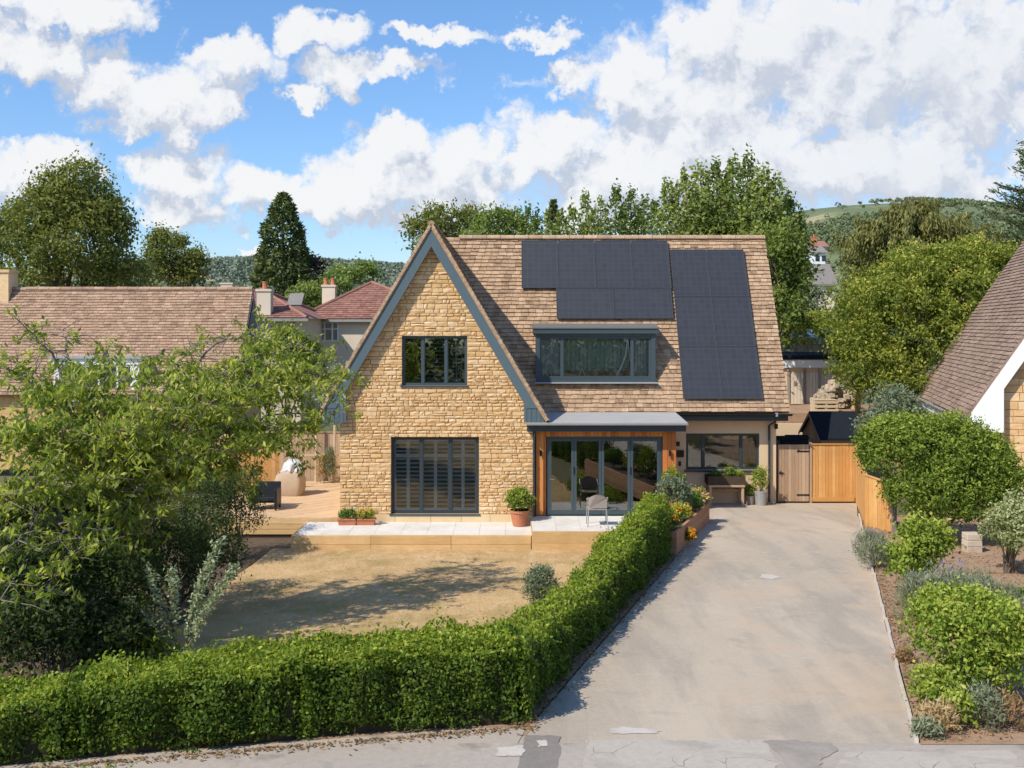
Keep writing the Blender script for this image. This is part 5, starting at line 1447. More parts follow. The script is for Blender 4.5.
mb.prism([rp(0, HW, ZR2), rp(LNR, HW, ZR2), rp(LNR, 2 * HW, E0.z), rp(0, 2 * HW, E0.z)], Vector((0, 0, -.1)), .4)
mb.build('roof', MT['tile_r'], e)
w0 = .95                                           # eave overhang of the gable foot
mb = MB()
zed = lambda v: E0.z + v * TR
for (a, b, sgn) in ((0, HW, 1), (2 * HW, HW, -1)):
    ef = a + sgn * .02
    mb.prism([rp(-.04, ef, zed(0) - .05), rp(-.04, ef, zed(0) - .36), rp(-.04, a + sgn * (w0 + .02), zed(0) - .36), rp(-.04, a + sgn * (w0 + .02), zed(w0) - .62), rp(-.04, b, ZR2 - .62), rp(-.04, b, ZR2 - .03)], U * .05)
mb.build('bargeboard', MT['white'], e)
mb = MB(); mb.prism([rp(.02, .01, E0.z - .06), rp(LNR, .01, E0.z - .06), rp(LNR, .01, E0.z - .34), rp(.02, .01, E0.z - .34)], Vv * .04); mb.prism([rp(.02, .05, E0.z - .34), rp(LNR, .05, E0.z - .34), rp(LNR, w0, E0.z - .34), rp(.02, w0, E0.z - .34)], (0, 0, .02)); mb.build('fascia', MT['white'], e)
mb = MB(); mb.tube([rp(.04, -.05, E0.z - .07), rp(LNR, -.05, E0.z - .07)], .055, 8); mb.build('gutter', MT['greywood'], e)
mb = MB()
mb.prism([rp(.27, w0, -.6), rp(.27, 2 * HW - w0, -.6), rp(.27, 2 * HW - w0, zed(w0) - .2), rp(.27, HW, ZR2 - .25), rp(.27, w0, zed(w0) - .2)], U * .2)
mb.prism([rp(.48, w0, -.6), rp(LNR - .4, w0, -.6), rp(LNR - .4, w0, E0.z), rp(.48, w0, E0.z)], Vv * .2); wn = mb.build('wall', MT['mortar'], e)
mb = MB(); stone_face(mb, rp(.26, 0, 0), Vv, -U, -.3, ZR2 - .4, lambda z: (max(w0, (z - E0.z) / TR + .2), min(3.4, 2 * HW - w0)), [], hmin=.16, hmax=.24, wmin=.3, wmax=.6, bulge=.012)
mb.build('stone_facing', MT['stone'], wn)
for u_ in (1.2, 4.2): mb = MB(); mb.prism([rp(u_, w0 - .03, .7), rp(u_ + 1.6, w0 - .03, .7), rp(u_ + 1.6, w0 - .03, 1.9), rp(u_, w0 - .03, 1.9)], Vv * .025); mb.build('window', MT['white'], e)

# far houses up the valley
def small_house(name, label, px0, px1, pyr, pye, pyb, Y, roof, wallm, chim=False):
    a, b = at(px0, pye, Y).x, at(px1, pye, Y).x; zr_, ze_, zb2 = at(0, pyr, Y + 3).z, at(0, pye, Y).z, at(0, pyb, Y).z
    e = empty(name, ((a + b) / 2, Y, zb2), label, 'house')
    mb = MB(); mb.box((a + .3, Y + .3, zb2), (b - .3, Y + 6, ze_)); mb.prism([(b - .31, Y + .3, ze_), (b - .31, Y + 6, ze_), (b - .31, Y + 3, zr_ - .2)], (-.2, 0, 0)); mb.build('wall', MT[wallm], e)
    mb = MB(); mb.prism([(a, Y, ze_), (a, Y + 3, zr_), (a, Y + 6, ze_), (a, Y + 6, ze_ - .2), (a, Y + 3, zr_ - .25), (a, Y, ze_ - .2)], (b - a, 0, 0)); mb.build('roof', MT[roof], e)
    for k in range(2):
        x_ = a + (b - a) * (.25 + .4 * k); mb = MB(); mb.box((x_, Y + .26, ze_ - 1.3), (x_ + .6, Y + .29, ze_ - .5)); mb.build('window', MT['anthra'], e)
    if chim: chimney(e, (a + b) / 2, Y + 3, zr_ - .5, zr_ + 1.2, .8, .6, 'terracotta', 1)
small_house('far_house', 'distant white walled house with grey roof and brick chimney above the valley trees', 812, 828, 246, 252, 268, 150, 'tile_grey', 'white', True)
small_house('far_house', 'distant house with wide brown roof and pale wall between the tall trees', 808, 838, 264, 284, 320, 115, 'tile_grey', 'cream')
small_house('far_house', 'distant house with small orange roof highest in the gap between trees', 814, 829, 241, 246, 252, 190, 'tile_red', 'cream')
# ================================================================ HEDGES
def hedge(name, label, pts, n, leaf='hedge', L=.055, W=.03, ex=.33, group='clipped hedges round the lawn', ends=(True, True)):
    """pts: list of (x, y, width, zbase, ztop) along the hedge"""
    P = np.array(pts, float)
    seg = np.linalg.norm(np.diff(P[:, :2], axis=0), axis=1); cum = np.concatenate([[0], np.cumsum(seg)]); T = cum[-1]
    f = lambda t, k: np.interp(t, cum, P[:, k])
    i0 = len(P) // 2
    e = empty(name, (P[i0, 0], P[i0, 1], P[i0, 3]), label, 'hedge', group)
    t = rng.uniform(0, T, n)
    tt_ = np.linspace(-.62, math.pi + .62, 4001)      # even spacing round the section
    wm, hm = P[:, 2].mean() / 2, (P[:, 4] - P[:, 3]).mean() * .5
    gx_ = np.sign(np.cos(tt_)) * np.abs(np.cos(tt_)) ** ex; gz_ = np.sign(np.sin(tt_)) * np.abs(np.sin(tt_)) ** (ex * 1.1)
    al_ = np.concatenate([[0], np.cumsum(np.hypot(np.diff(gx_) * wm, np.diff(gz_) * hm))])
    q_ = rng.uniform(0, al_[-1], n); th = np.interp(q_, al_, tt_); ux = np.interp(q_, al_, gx_); uz = np.interp(q_, al_, gz_)
    cx, sy = np.cos(th), np.sin(th)
    dx = np.gradient(P[:, 0], cum); dy = np.gradient(P[:, 1], cum)
    tx, ty = np.interp(t, cum, dx), np.interp(t, cum, dy); l = np.hypot(tx, ty); tx, ty = tx / l, ty / l
    sx_, sy_ = ty, -tx                               # to the right of travel
    w, zb, zt = f(t, 2), f(t, 3), f(t, 4); h = zt - zb
    ph = rng.uniform(0, 6, 6)
    lump = .045 * np.sin(t * 6.3 + th * 4 + ph[4]) * np.sin(t * 3.1 - th * 6 + ph[5]) + .035 * np.sin(t * 2.1 + th * 2 + ph[0]) + .03 * np.sin(t * 4.7 - th * 3 + ph[1]) + .025 * np.sin(t * 9 + th * 5 + ph[2]) + .02 * np.sin(t * 17 + th * 9 + ph[3])
    dep = -np.abs(rng.normal(0, .05, n)) + .03 * rng.random(n)
    stray = rng.random(n) < .05
    dep = np.where(stray, rng.uniform(.02, .13, n) * np.where(sy > .3, 1, .6), dep)
    zc = zb + h * .45
    kx, kz = np.sign(cx) * np.abs(ux) ** 5, np.sign(sy) * np.abs(uz) ** 5
    nrm = np.stack([sx_ * kx, sy_ * kx, kz], 1); nrm = unit(nrm)
    off = lump + dep
    pos = np.stack([f(t, 0) + sx_ * ux * w / 2, f(t, 1) + sy_ * ux * w / 2, zc + uz * np.where(uz > 0, h * .55, h * .45)], 1) + nrm * off[:, None]
    # rounded ends
    for s, flag in ((0, ends[0]), (1, ends[1])):
        if not flag: continue
        m = int(n * .35 * P[0, 2] / T) + 200
        tt = 0 if s == 0 else T; k = 0 if s == 0 else -1
        d = np.array([dx[k], dy[k]]); d /= np.hypot(*d); d = d * (-1 if s == 0 else 1)
        a = rng.uniform(-1, 1, m); b = rng.uniform(-1, 1, m)
        bul = .22 * np.sqrt(np.clip(1 - np.maximum(np.abs(a), np.abs(b)) ** 2.5, 0, 1))
        sd = np.array([d[1], -d[0]]); hh = P[k, 4] - P[k, 3]
        q = np.stack([P[k, 0] + sd[0] * a * P[k, 2] / 2 * .95 + d[0] * bul, P[k, 1] + sd[1] * a * P[k, 2] / 2 * .95 + d[1] * bul, P[k, 3] + hh * (.5 + .48 * b)], 1) + rng.normal(size=(m, 3)) * .035
        pos = np.concatenate([pos, q]); nrm = np.concatenate([nrm, np.tile([d[0], d[1], .15], (m, 1))])
    hz0 = np.interp(pos[:, 1], P[:, 1] + np.arange(len(P)) * 1e-6, P[:, 3])
    kp = ~((pos[:, 2] - hz0 < .22) & (rng.random(len(pos)) < .35)) & ~((np.sin(pos[:, 0] * 7 + ph[0]) * np.sin(pos[:, 2] * 9 + pos[:, 1] * 5 + ph[1]) > .86) & (nrm[:, 2] < .5) & (rng.random(len(pos)) < .6))
    pos, nrm = pos[kp], nrm[kp]
    pos[:, 2] = np.maximum(pos[:, 2], np.interp(pos[:, 1], [9, 30], [zd(9), zd(30)]) - .25)
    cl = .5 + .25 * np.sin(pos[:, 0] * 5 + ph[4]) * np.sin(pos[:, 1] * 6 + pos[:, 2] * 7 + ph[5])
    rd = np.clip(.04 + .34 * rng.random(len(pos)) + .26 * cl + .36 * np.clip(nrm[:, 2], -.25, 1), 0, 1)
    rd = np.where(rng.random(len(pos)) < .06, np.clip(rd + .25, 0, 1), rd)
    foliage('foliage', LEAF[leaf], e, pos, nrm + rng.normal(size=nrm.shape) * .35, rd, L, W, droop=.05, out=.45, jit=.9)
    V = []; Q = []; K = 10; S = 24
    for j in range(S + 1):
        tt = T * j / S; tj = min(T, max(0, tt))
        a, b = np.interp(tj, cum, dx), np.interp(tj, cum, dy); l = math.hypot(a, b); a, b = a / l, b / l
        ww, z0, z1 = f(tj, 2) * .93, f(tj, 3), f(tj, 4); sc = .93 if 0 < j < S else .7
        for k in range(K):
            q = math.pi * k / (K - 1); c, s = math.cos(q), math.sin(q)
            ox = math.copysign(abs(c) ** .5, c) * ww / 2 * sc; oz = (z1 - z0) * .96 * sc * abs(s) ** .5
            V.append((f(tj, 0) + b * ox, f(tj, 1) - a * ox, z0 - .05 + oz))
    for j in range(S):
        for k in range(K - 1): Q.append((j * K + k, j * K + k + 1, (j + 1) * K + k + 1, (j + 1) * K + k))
    np_mesh('branches', V, Q, np.full(len(V), .4), MT['twig'], e)  # solid dark core; shade inside the hedge put into its colour
    return e


zf = lambda Y: zd(Y)
hedge('hedge', 'clipped green hedge along the pavement, right hand section ending at the drive corner', [(-2.4, 11.73, 1.0, zf(11.6), 1.36), (-1.4, 11.97, 1.02, zf(11.8), 1.37), (-.02, 12.2, 1.02, zf(12), 1.38)], 26000, ends=(True, True))
hedge('hedge', 'clipped green hedge along the pavement, middle section left of the joint', [(-4.55, 11.15, .98, zf(11), 1.24), (-3.5, 11.42, .98, zf(11.3), 1.30), (-2.38, 11.69, 1.0, zf(11.5), 1.35)], 26000)
hedge('hedge', 'clipped green hedge along the pavement, leftmost section at the picture edge', [(-7.4, 10.55, 1.05, zf(10.4), 1.14), (-5.8, 10.85, 1.05, zf(10.8), 1.11), (-4.7, 11.08, 1.0, zf(11), 1.17)], 22000)
hp = []
for Y in (12.05, 14, 16, 18, 20, 21.5, 22.3):
    w_ = float(np.interp(Y, [12, 14, 16, 20, 22.3], [.85, .68, .60, .58, .60]))
    hp.append((Xl(Y) - .18 - w_ / 2, Y, w_, zf(Y) - .02 - max(0, zf(Y) - zl(Y)) * .7, zf(Y) + float(np.interp(Y, [12, 14, 16, 18, 20, 22.3], [.84, .76, .74, .88, 1.06, 1.30]))))
hedge('hedge', 'tall clipped hedge running from the street corner up beside the drive', hp, 50000, L=.06, W=.032, ex=.55)

# ================================================================ RIGHT BORDER
b = at(935, 530, 24.0); b.z = zd(24)
shrub('clipped_bush', 'large rounded evergreen bush clipped like a cloud above the fence end', b, [ell(903, 452, 24, .98, .95, .78), ell(950, 462, 24, 1.15, 1.05, .98), ell(985, 476, 23.8, .68, .85, .92), ell(932, 492, 23.6, 1.05, .9, .78), ell(882, 448, 24.2, .55, .55, .56), ell(970, 502, 23.5, .9, .8, .62), ell(940, 508, 23.4, .7, .7, .5), ell(1000, 490, 23.6, .5, .7, .7)], 'hedge_d', 2700, 18, .085, .042, .08, stems=12, sr=.05, lump=.06, fill=.2)
b = at(930, 420, 30.5); b.z = -.2
shrub('shrub', 'loose blue green leafed shrub behind the clipped bush', b, [ell(886, 412, 29, .42, .6, .5), ell(900, 405, 29.4, .42, .6, .4), ell(874, 432, 28.6, .35, .5, .45), ell(908, 418, 29, .4, .5, .35)], 'bluegreen', 330, 9, .11, .055, .12, stems=8, sr=.03)
b = at(920, 592, 18.8); b.z = zd(18.8)
shrub('shrub', 'upright yellow green leafed shrub below the clipped bush', b, [ell(915, 552, 18.8, .34, .36, .60), ell(933, 545, 19, .34, .36, .42), ell(905, 565, 18.6, .28, .3, .42)], 'yellowgreen', 420, 12, .085, .05, .07, stems=8, sr=.014)
b = at(1010, 575, 20.3); b.z = zd(20.3) + .02
shrub('shrub', 'pale variegated shrub on bare stems by the path at the picture edge', b, [ell(1006, 528, 20.2, .48, .55, .42), ell(1022, 520, 20.4, .6, .6, .5), ell(1024, 540, 20, .5, .5, .35)], 'varieg', 520, 12, .065, .038, .06, stems=14, sr=.022)
b = at(950, 622, 16.4); b.z = zd(16.4)
shrub('lavender_bush', 'broad grey green lavender mound with faint mauve tips in the right border', b, [((b.x - .35, 16.5, b.z + .3), (.42, .5, .42)), ((b.x + .2, 16.4, b.z + .34), (.55, .6, .46)), ((b.x + .62, 16.2, b.z + .26), (.42, .5, .36))], 'lav', 650, 12, .13, .016, .06, cat='lavender', stems=8, sr=.01, up=1.0, droop=0, out=.8)
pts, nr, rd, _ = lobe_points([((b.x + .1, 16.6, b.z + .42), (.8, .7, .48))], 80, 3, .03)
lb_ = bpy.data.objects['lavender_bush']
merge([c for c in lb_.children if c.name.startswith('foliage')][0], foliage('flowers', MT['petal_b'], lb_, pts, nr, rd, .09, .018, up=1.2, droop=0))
b = at(968, 715, 12.6); b.z = zd(12.6)
shrub('shrub', 'large fresh green shrub nearest the street in the right border', b, [ell(945, 635, 12.8, .42, .5, .42), ell(990, 632, 12.8, .52, .55, .45), ell(960, 612, 13.2, .5, .5, .3), ell(1015, 655, 12.6, .36, .45, .42), ell(935, 690, 12.2, .26, .3, .24), ell(975, 668, 12.6, .45, .4, .35)], 'yellowgreen', 1150, 13, .058, .036, .055, stems=14, sr=.016)
b = at(878, 575, 20.6); b.z = zd(20.6)
s = shrub('lavender_bush', 'small grey lavender clump at the foot of the short fence panel', b, [((b.x, 20.6, b.z + .28), (.36, .38, .34)), ((b.x + .12, 21.3, b.z + .3), (.36, .38, .34))], 'lav', 260, 10, .12, .015, .05, cat='lavender', stems=6, sr=.01, up=1.0, droop=0, out=.8)
pts, nr, rd, _ = lobe_points([((b.x + .06, 21.2, b.z + .42), (.4, .4, .3))], 30, 3, .03); merge([c for c in s.children if c.name.startswith('foliage')][0], foliage('flowers', MT['petal_b'], s, pts, nr, rd, .08, .016, up=1.2, droop=0))
for k, (px, py, Y, r_, h_, lf, lab) in enumerate(((940, 735, 11.5, .22, .3, 'strawy', 'dry straw coloured clump at the border corner by the drive'), (985, 735, 11.6,   .20, .42, 'lav', 'grey green upright herb at the street edge of the right border'), (1008, 728, 11.7, .26, .3, 'dry', 'brown withered clump right of the grey herb at the street edge'), (915, 560 + 40, 17.6, .14, .18, 'dry', 'small withered plant beside the yellow green shrub'), (926, 740, 11.35, .12, .14, 'lav', 'tiny grey green tuft at the very end of the drive edging'), (905, 655, 14.2, .10, .13, 'dry', 'low withered brown tuft beside the drive edging'), (958, 722, 11.7, .2, .34, 'yellowgreen', 'fresh green low plant below the large street side shrub'), (1015, 590, 17.6, .2, .25, 'green', 'bright green low plant on the dry side lawn'))):
    b = at(px, py, Y); b.z = zd(Y) + .01
    shrub('border_plant', lab, b, [((b.x, b.y, b.z + h_ * .5), (r_, r_, h_ * .55))], lf, 90, 9, .075, .018 if lf in ('strawy', 'lav', 'dry') else .03, .04, cat='plant', stems=4, sr=.006, up=.7, droop=0)
mb = MB(); b = at(975, 540, 22.4)
for k in range(3): mb.prism([(b.x - .17 + R.uniform(-.01, .01), 22.4, zd(22.4) + k * .14), (b.x + .17, 22.4, zd(22.4) + k * .14), (b.x + .16, 22.4, zd(22.4) + .136 + k * .14), (b.x - .16, 22.4, zd(22.4) + .136 + k * .14)], (0, .3, 0))
tag(mb.build('stone_pier', MT['rubble'], bevel=.015), 'low pale stone pier under the clipped bush by the side path', 'pier')

# ================================================================ LAWN AND LEFT BORDER
b = at(540, 586, 18.8); b.z = zl(18.8)
shrub('ball_shrub', 'small rounded grey green shrub standing alone on the lawn by the hedge', b, [((b.x, b.y, b.z + .48), (.30, .30, .34)), ((b.x + .02, b.y, b.z + .3), (.2, .2, .25))], 'grey', 330, 12, .06, .022, .05, stems=6, sr=.012)
bpy.data.objects['ball_shrub'].children[0].data.materials[0] = LEAF['bluegreen']

for k, (x_, y_, lab) in enumerate(((2.15, 23.5, 'added green shrub hidden from view, reflected in the glazed doors, nearer the hedge'), (2.85, 25.5, 'added green shrub hidden from view, reflected in the glazed doors, nearer the patio'))):
    z_ = zl(y_)  # unseen shrubs added to green the reflection in the glazed doors
    shrub('shrub', lab, (x_, y_, z_), [((x_, y_, z_ + .33), (.36, .8, .36)), ((x_ + .15, y_ + .5, z_ + .33), (.36, .7, .36))], 'hedge', 330, 12, .075, .036, .06, stems=6, sr=.012)
# pale arching buddleia-like bush
b = at(180, 652, 15.0); b.z = zl(15.0) + .02
e = empty('silver_bush', b, 'open silvery leaved bush with several upright stems at the lawn edge', 'shrub')
mb = MB(); P_ = []; N_ = []
for (px, py) in ((220, 538), (146, 565), (171, 566), (124, 596), (206, 570), (150, 612), (236, 566), (214, 598), (138, 606)):
    tgt = at(px, py, 15.0 + R.uniform(-.3, .3)); st = b + Vector((R.uniform(-.05, .05), R.uniform(-.05, .05), 0)); mid = st.lerp(tgt, .5) + Vector((0, 0, .12))
    mb.tube([st, mid, tgt], [.011, .008, .003], 5)
    ln_ = (tgt - st).length
    for k in range(int(48 * ln_)):
        t = .28 + .72 * R.random(); q = st.lerp(mid, t * 2) if t < .5 else mid.lerp(tgt, t * 2 - 1)
        for _ in range(5): P_.append(q + Vector((R.gauss(0, .038), R.gauss(0, .038), R.gauss(0, .035)))); N_.append((R.gauss(0, 1), R.gauss(0, 1), .5))
mb.build('stem', MT['bark_p'], e)
P_ = np.array(P_); foliage('foliage', LEAF['grey'], e, P_, unit(np.array(N_)), .35 + .65 * rng.random(len(P_)), .085, .032, droop=.2)

# the dark understory at left
for (lab, base, lobes, lf, nc, L_, W_) in (
    ('dense dark shrub in the shade beside the deck', at(235, 560, 24.5), [ell(215, 500, 25, .9, .9, .75), ell(235, 515, 25.5, .75, .8, .7), ell(195, 515, 24, .9, .9, .9), ell(245, 485, 26.5, .5, .6, .5)], 'dark', 800, .085, .03),
    ('deep green shrub under the cherry at the lawn edge', at(170, 630, 18.5), [ell(205, 555, 20.5, .85, .9, .75), ell(165, 570, 19, 1.0, 1.0, .95), ell(130, 560, 18.5, .9, 1, 1.05)], 'dark', 900, .09, .036),
    ('low dark shrub behind the hedge at the picture left', at(60, 690, 13.2), [ell(60, 640, 14.2, .75, .7, .5), ell(15, 645, 13.6, .7, .7, .6), ell(105, 650, 14.6, .55, .5, .42), ell(30, 600, 14.4, .7, .7, .7), ell(90, 600, 15, .8, .7, .7)], 'dark', 1300, .085, .04),
    ('leafy dark shrub at the left picture edge below the cherry', at(30, 640, 16), [ell(30, 560, 16, 1.2, 1.0, 1.1), ell(85, 570, 16.8, 1.0, 1.0, 1.1)], 'dark', 900, .10, .045),
    ('low green shrub with broad leaves at the foot of the cherry', at(120, 660, 14.6), [ell(118, 628, 15.4, .5, .5, .32), ell(145, 648, 15.0, .35, .35, .2)], 'hedge', 260, .11, .05)):
    base.z = zl(base.y)
    shrub('understory_shrub', lab, base, lobes, lf, nc, 13, L_, W_, .1, group='shrubs under the cherry', stems=9, sr=.025)

# cherry tree: long drooping leaves in whorls along spreading limbs
b = at(112, 690, 17.2); b.z = zl(17.2)
e = empty('cherry_tree', b, 'wide spreading cherry tree with drooping bright leaves at the front left', 'tree')
mb = MB()
top = Vector((b.x - .1, b.y, 1.9)); mb.tube([b, b + Vector((.05, 0, .6)), b + Vector((-.05, .05, 1.4)), top], [.22, .17, .15, .13], 10)
clus = []                                       # (position, outward)
limbs = [(345, 372, 19.2), (300, 345, 19.8), (262, 330, 20.5), (232, 372, 18.6), (332, 412, 18.8), (296, 445, 18.4), (238, 420, 17.4), (225, 465, 18.2), (190, 345, 19.5), (150, 362, 18.0), (110, 340, 19), (62, 330, 18.2), (20, 322, 17), (88, 385, 16.4), (35, 372, 15.8), (-30, 350, 16.5), (160, 410, 16.3), (120, 430, 15.6), (60, 430, 15.2), (8, 425, 14.6), (-40, 430, 15), (185, 455, 16.4), (90, 480, 15.2), (30, 490, 14.4), (140, 490, 15.8), (5, 550, 13.8), (60, 540, 14.4), (-20, 500, 14.2), (270, 395, 18.4), (205, 395, 17.2), (318, 382, 20.6), (280, 365, 21.0), (165, 520, 16), (255, 450, 17.2), (318, 430, 19.3), (45, 590, 13.6), (110, 560, 15.0), (0, 600, 13.2)]
for (px, py, Y) in limbs:
    tg = at(px, py, Y); st = top + Vector((R.uniform(-.08, .08), R.uniform(-.08, .08), R.uniform(-.5, 0)))
    if py > 470: st.z = max(.6, st.z - .7)
    L0 = (tg - st).length
    m1 = st.lerp(tg, .35) + Vector((R.uniform(-.15, .15), R.uniform(-.15, .15), .16 * L0)); m2 = st.lerp(tg, .7) + Vector((R.uniform(-.15, .15), R.uniform(-.15, .15), .14 * L0))
    pth = [st, m1, m2, tg]; ra = .018 + .007 * L0
    fine = []
    for k in range(3):
        for q in range(4): fine.append(pth[k].lerp(pth[k + 1], q / 4))
    fine.append(tg)
    fine = [fine[0]] + [(fine[i - 1] + fine[i] * 2 + fine[i + 1]) / 4 + Vector((R.gauss(0, .03), R.gauss(0, .03), R.gauss(0, .03))) for i in range(1, len(fine) - 1)] + [tg]
    mb.tube(fine, [ra * (1 - .86 * i / 12) for i in range(13)], 6)
    nt_ = int(16 + 8 * L0)
    for k in range(nt_):
        i = R.randrange(3 if L0 > 2.5 else 2, 13); s0 = fine[i]
        d = Vector((R.gauss(0, 1), R.gauss(0, 1), R.gauss(.1, .55))).normalized()
        l = R.uniform(.25, .85) * (1.0 if py > 350 else .85); s1 = s0 + d * l * .6; s2 = s0 + d * l + Vector((0, 0, -.08 * l))
        mb.tube([s0, s1, s2], [.008, .006, .003], 4)
        for t in np.arange(.25, 1.05, .12 / l * .9): clus.append(s0.lerp(s1, t / .6) if t < .6 else s1.lerp(s2, (t - .6) / .4))
mb.build('trunk', MT['bark_p'], e, smooth=True)
C = np.array([tuple(c) for c in clus]); 
ex_ = lobe_points([ell(40, 395, 16.6, 1.5, 1.4, .8), ell(110, 400, 17, 1.5, 1.5, .8), ell(190, 400, 17.6, 1.4, 1.4, .75), ell(255, 395, 18.6, 1.1, 1.3, .75), ell(305, 390, 19.4, .75, 1.0, .6), ell(60, 450, 15.6, 1.5, 1.3, .7), ell(145, 455, 16.4, 1.5, 1.3, .7), ell(230, 440, 17.6, 1.1, 1.2, .5), ell(300, 425, 19, .6, .8, .4), ell(20, 510, 14.4, .9, .9, .8), ell(80, 530, 14.9, 1.0, .9, .8), ell(25, 580, 13.6, .6, .6, .6), ell(15, 460, 15, .9, .8, .6)], 850, 1, .1, .5, .3)[0]
C = np.concatenate([C, ex_]); pz = (325 - (5 - C[:, 2]) * -1040 / C[:, 1])
px_ = 512 + C[:, 0] * 1040 / C[:, 1]
dn_ = .60 * np.where(px_ < 235, np.interp(pz, [300, 345, 365, 395, 470, 520, 600], [.12, .16, .4, .68, .7, .4, .28]), np.interp(pz, [315, 350], [.25, .72]))
keep = rng.random(len(C)) < dn_; C = C[keep]
idx = np.repeat(np.arange(len(C)), 9)
pts = C[idx] + rng.normal(size=(len(idx), 3)) * np.array([.065, .065, .045])
az_ = rng.uniform(0, 2 * np.pi, len(idx)); nr = np.stack([np.cos(az_), np.sin(az_), np.zeros(len(idx))], 1)
cr = rng.random(len(C))[idx]
rd = np.clip(.05 + .55 * cr ** 1.3 + .45 * rng.random(len(idx)), 0, 1)
foliage('crown', LEAF['cherry'], e, pts, nr, rd, .145, .047, droop=.85, out=.9, jit=.4)

# verge tuft at the bottom left
b = at(105, 775, 9.9); b.z = zd(9.9)
shrub('verge_plant', 'bright low green tuft on the verge in front of the hedge', b, [((b.x, 9.95, b.z + .04), (.34, .16, .12)), ((b.x - .4, 9.9, b.z + .05), (.3, .16, .12))], 'green', 160, 9, .05, .02, .04, cat='plant', stems=4, sr=.004, up=.6)

# ================================================================ TREES BEYOND THE HOUSES
G = 'trees beyond the houses'
def gbase(px, Y, z=-.2): p_ = at(px, 400, Y); p_.z = z; return p_
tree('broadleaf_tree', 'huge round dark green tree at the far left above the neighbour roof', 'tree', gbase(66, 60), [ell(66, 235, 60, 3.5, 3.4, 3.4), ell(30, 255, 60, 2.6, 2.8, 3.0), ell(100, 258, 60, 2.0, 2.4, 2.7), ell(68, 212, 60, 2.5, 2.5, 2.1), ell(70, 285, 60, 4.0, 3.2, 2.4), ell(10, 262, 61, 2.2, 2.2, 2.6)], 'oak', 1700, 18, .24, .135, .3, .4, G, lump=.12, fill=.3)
tree('broadleaf_tree', 'smaller round tree between the huge round tree and the dark conifer', 'tree', gbase(172, 78), [ell(168, 254, 78, 1.5, 1.5, 1.3), ell(190, 266, 78, 1.2, 1.4, 1.1), ell(156, 264, 78, .9, 1.2, 1.2), ell(176, 280, 78, 2.0, 1.6, 1.1), ell(162, 241, 78, .8, .8, .7)], 'light', 620, 12, .24, .14, .3, .25, G, lump=.24)
bpy.data.objects['broadleaf_tree.001'].children[0].data.materials[0] = LEAF['oak']
# tall conifer: tiers of drooping sprays
b = gbase(283, 82); e = empty('conifer', b, 'tall narrow dark conifer left of the stone gable', 'tree', G)
zt_, zb_ = at(0, 192, 82).z, 1.0; cxx = b.x
n_ = 9000; u_ = rng.random(n_) ** .75; zz = zt_ - (zt_ - zb_) * u_
rr_ = np.interp(u_, [0, .06, .2, .45, .75, 1], [.15, .75, 1.5, 2.15, 2.35, 2.2]); a_ = rng.uniform(0, 2 * np.pi, n_)
rr_ = rr_ * (1 + .09 * np.sin(a_ * 5 + zz * 1.7) + .08 * np.sin(zz * 3.1 + a_ * 2)) * np.where(rng.random(n_) < .25, rng.uniform(.4, .85, n_), rng.uniform(.86, 1.05, n_))
pts = np.stack([cxx + np.cos(a_) * rr_, 82 + np.sin(a_) * rr_, zz], 1); nr = np.stack([np.cos(a_), np.sin(a_), np.full(n_, .35)], 1)
cl = .5 + .5 * np.sin(a_ * 4 + zz * 2.2) * np.sin(zz * 2.7 - a_); rd = np.clip(.3 * rng.random(n_) + .6 * cl, 0, 1)
foliage('crown', LEAF['yew'], e, pts, unit(nr), rd, .55, .2, droop=.25, out=.9, jit=.5)
mb = MB(); mb.tube([b, (cxx, 82, zt_ - 1)], [.35, .06], 8); mb.build('trunk', MT['bark'], e)
tree('purple_tree', 'small purple leaved tree just right of the tall conifer', 'tree', gbase(313, 85), [ell(313, 270, 85, .9, .9, 1.1), ell(310, 283, 85, 1.3, 1.2, 1.2)], 'purple', 160, 9, .3, .18, .2, .15, G)
tree('broadleaf_tree', 'low pale green rounded tree between the conifer and the cream house', 'tree', gbase(320, 70), [ell(338, 292, 72, 1.4, 1.4, 1.2), ell(310, 300, 72, 1.6, 1.4, 1.2), ell(345, 280, 74, 1.3, 1.3, .9), ell(365, 276, 76, 1.1, 1.2, .9)], 'light', 420, 10, .26, .15, .22, .15, G)
tree('broadleaf_tree', 'dull green bush tree just left of the cream house wall', 'tree', gbase(295, 40), [ell(290, 350, 40, .95, .9, .75), ell(268, 355, 40, .8, .8, .6), ell(300, 368, 40, .8, .8, .8)], 'maple', 420, 10, .17, .08, .14, .1, G)
tree('sapling', 'thin grey green young tree in front of the cream house', 'tree', gbase(338, 38), [ell(342, 385, 38, .5, .5, .7), ell(330, 400, 38, .55, .5, .7), ell(348, 405, 37, .4, .4, .5)], 'grey', 170, 8, .14, .06, .16, .06, G)
tree('broadleaf_tree', 'round topped dull green tree directly behind the gable peak', 'tree', gbase(450, 62), [ell(447, 226, 62, 1.9, 1.8, 1.25), ell(425, 234, 62, 1.1, 1.2, 1.0), ell(468, 228, 62, 1.2, 1.3, 1.1), ell(445, 250, 62, 2.0, 1.8, 1.6)], 'oak', 560, 9, .26, .13, .25, .2, G, lump=.2)
tree('broadleaf_tree', 'bright green loose tree right of the gable peak', 'tree', gbase(500, 58), [ell(495, 226, 58, 1.5, 1.5, 1.0), ell(515, 232, 58, 1.1, 1.2, .9), ell(480, 238, 58, 1.2, 1.2, .9), ell(500, 250, 58, 2, 1.5, 1.3)], 'light', 480, 9, .24, .12, .22, .2, G, lump=.22)
b = gbase(553, 60); e = empty('conifer', b, 'slender pointed conifer behind the left solar panels', 'tree', G)
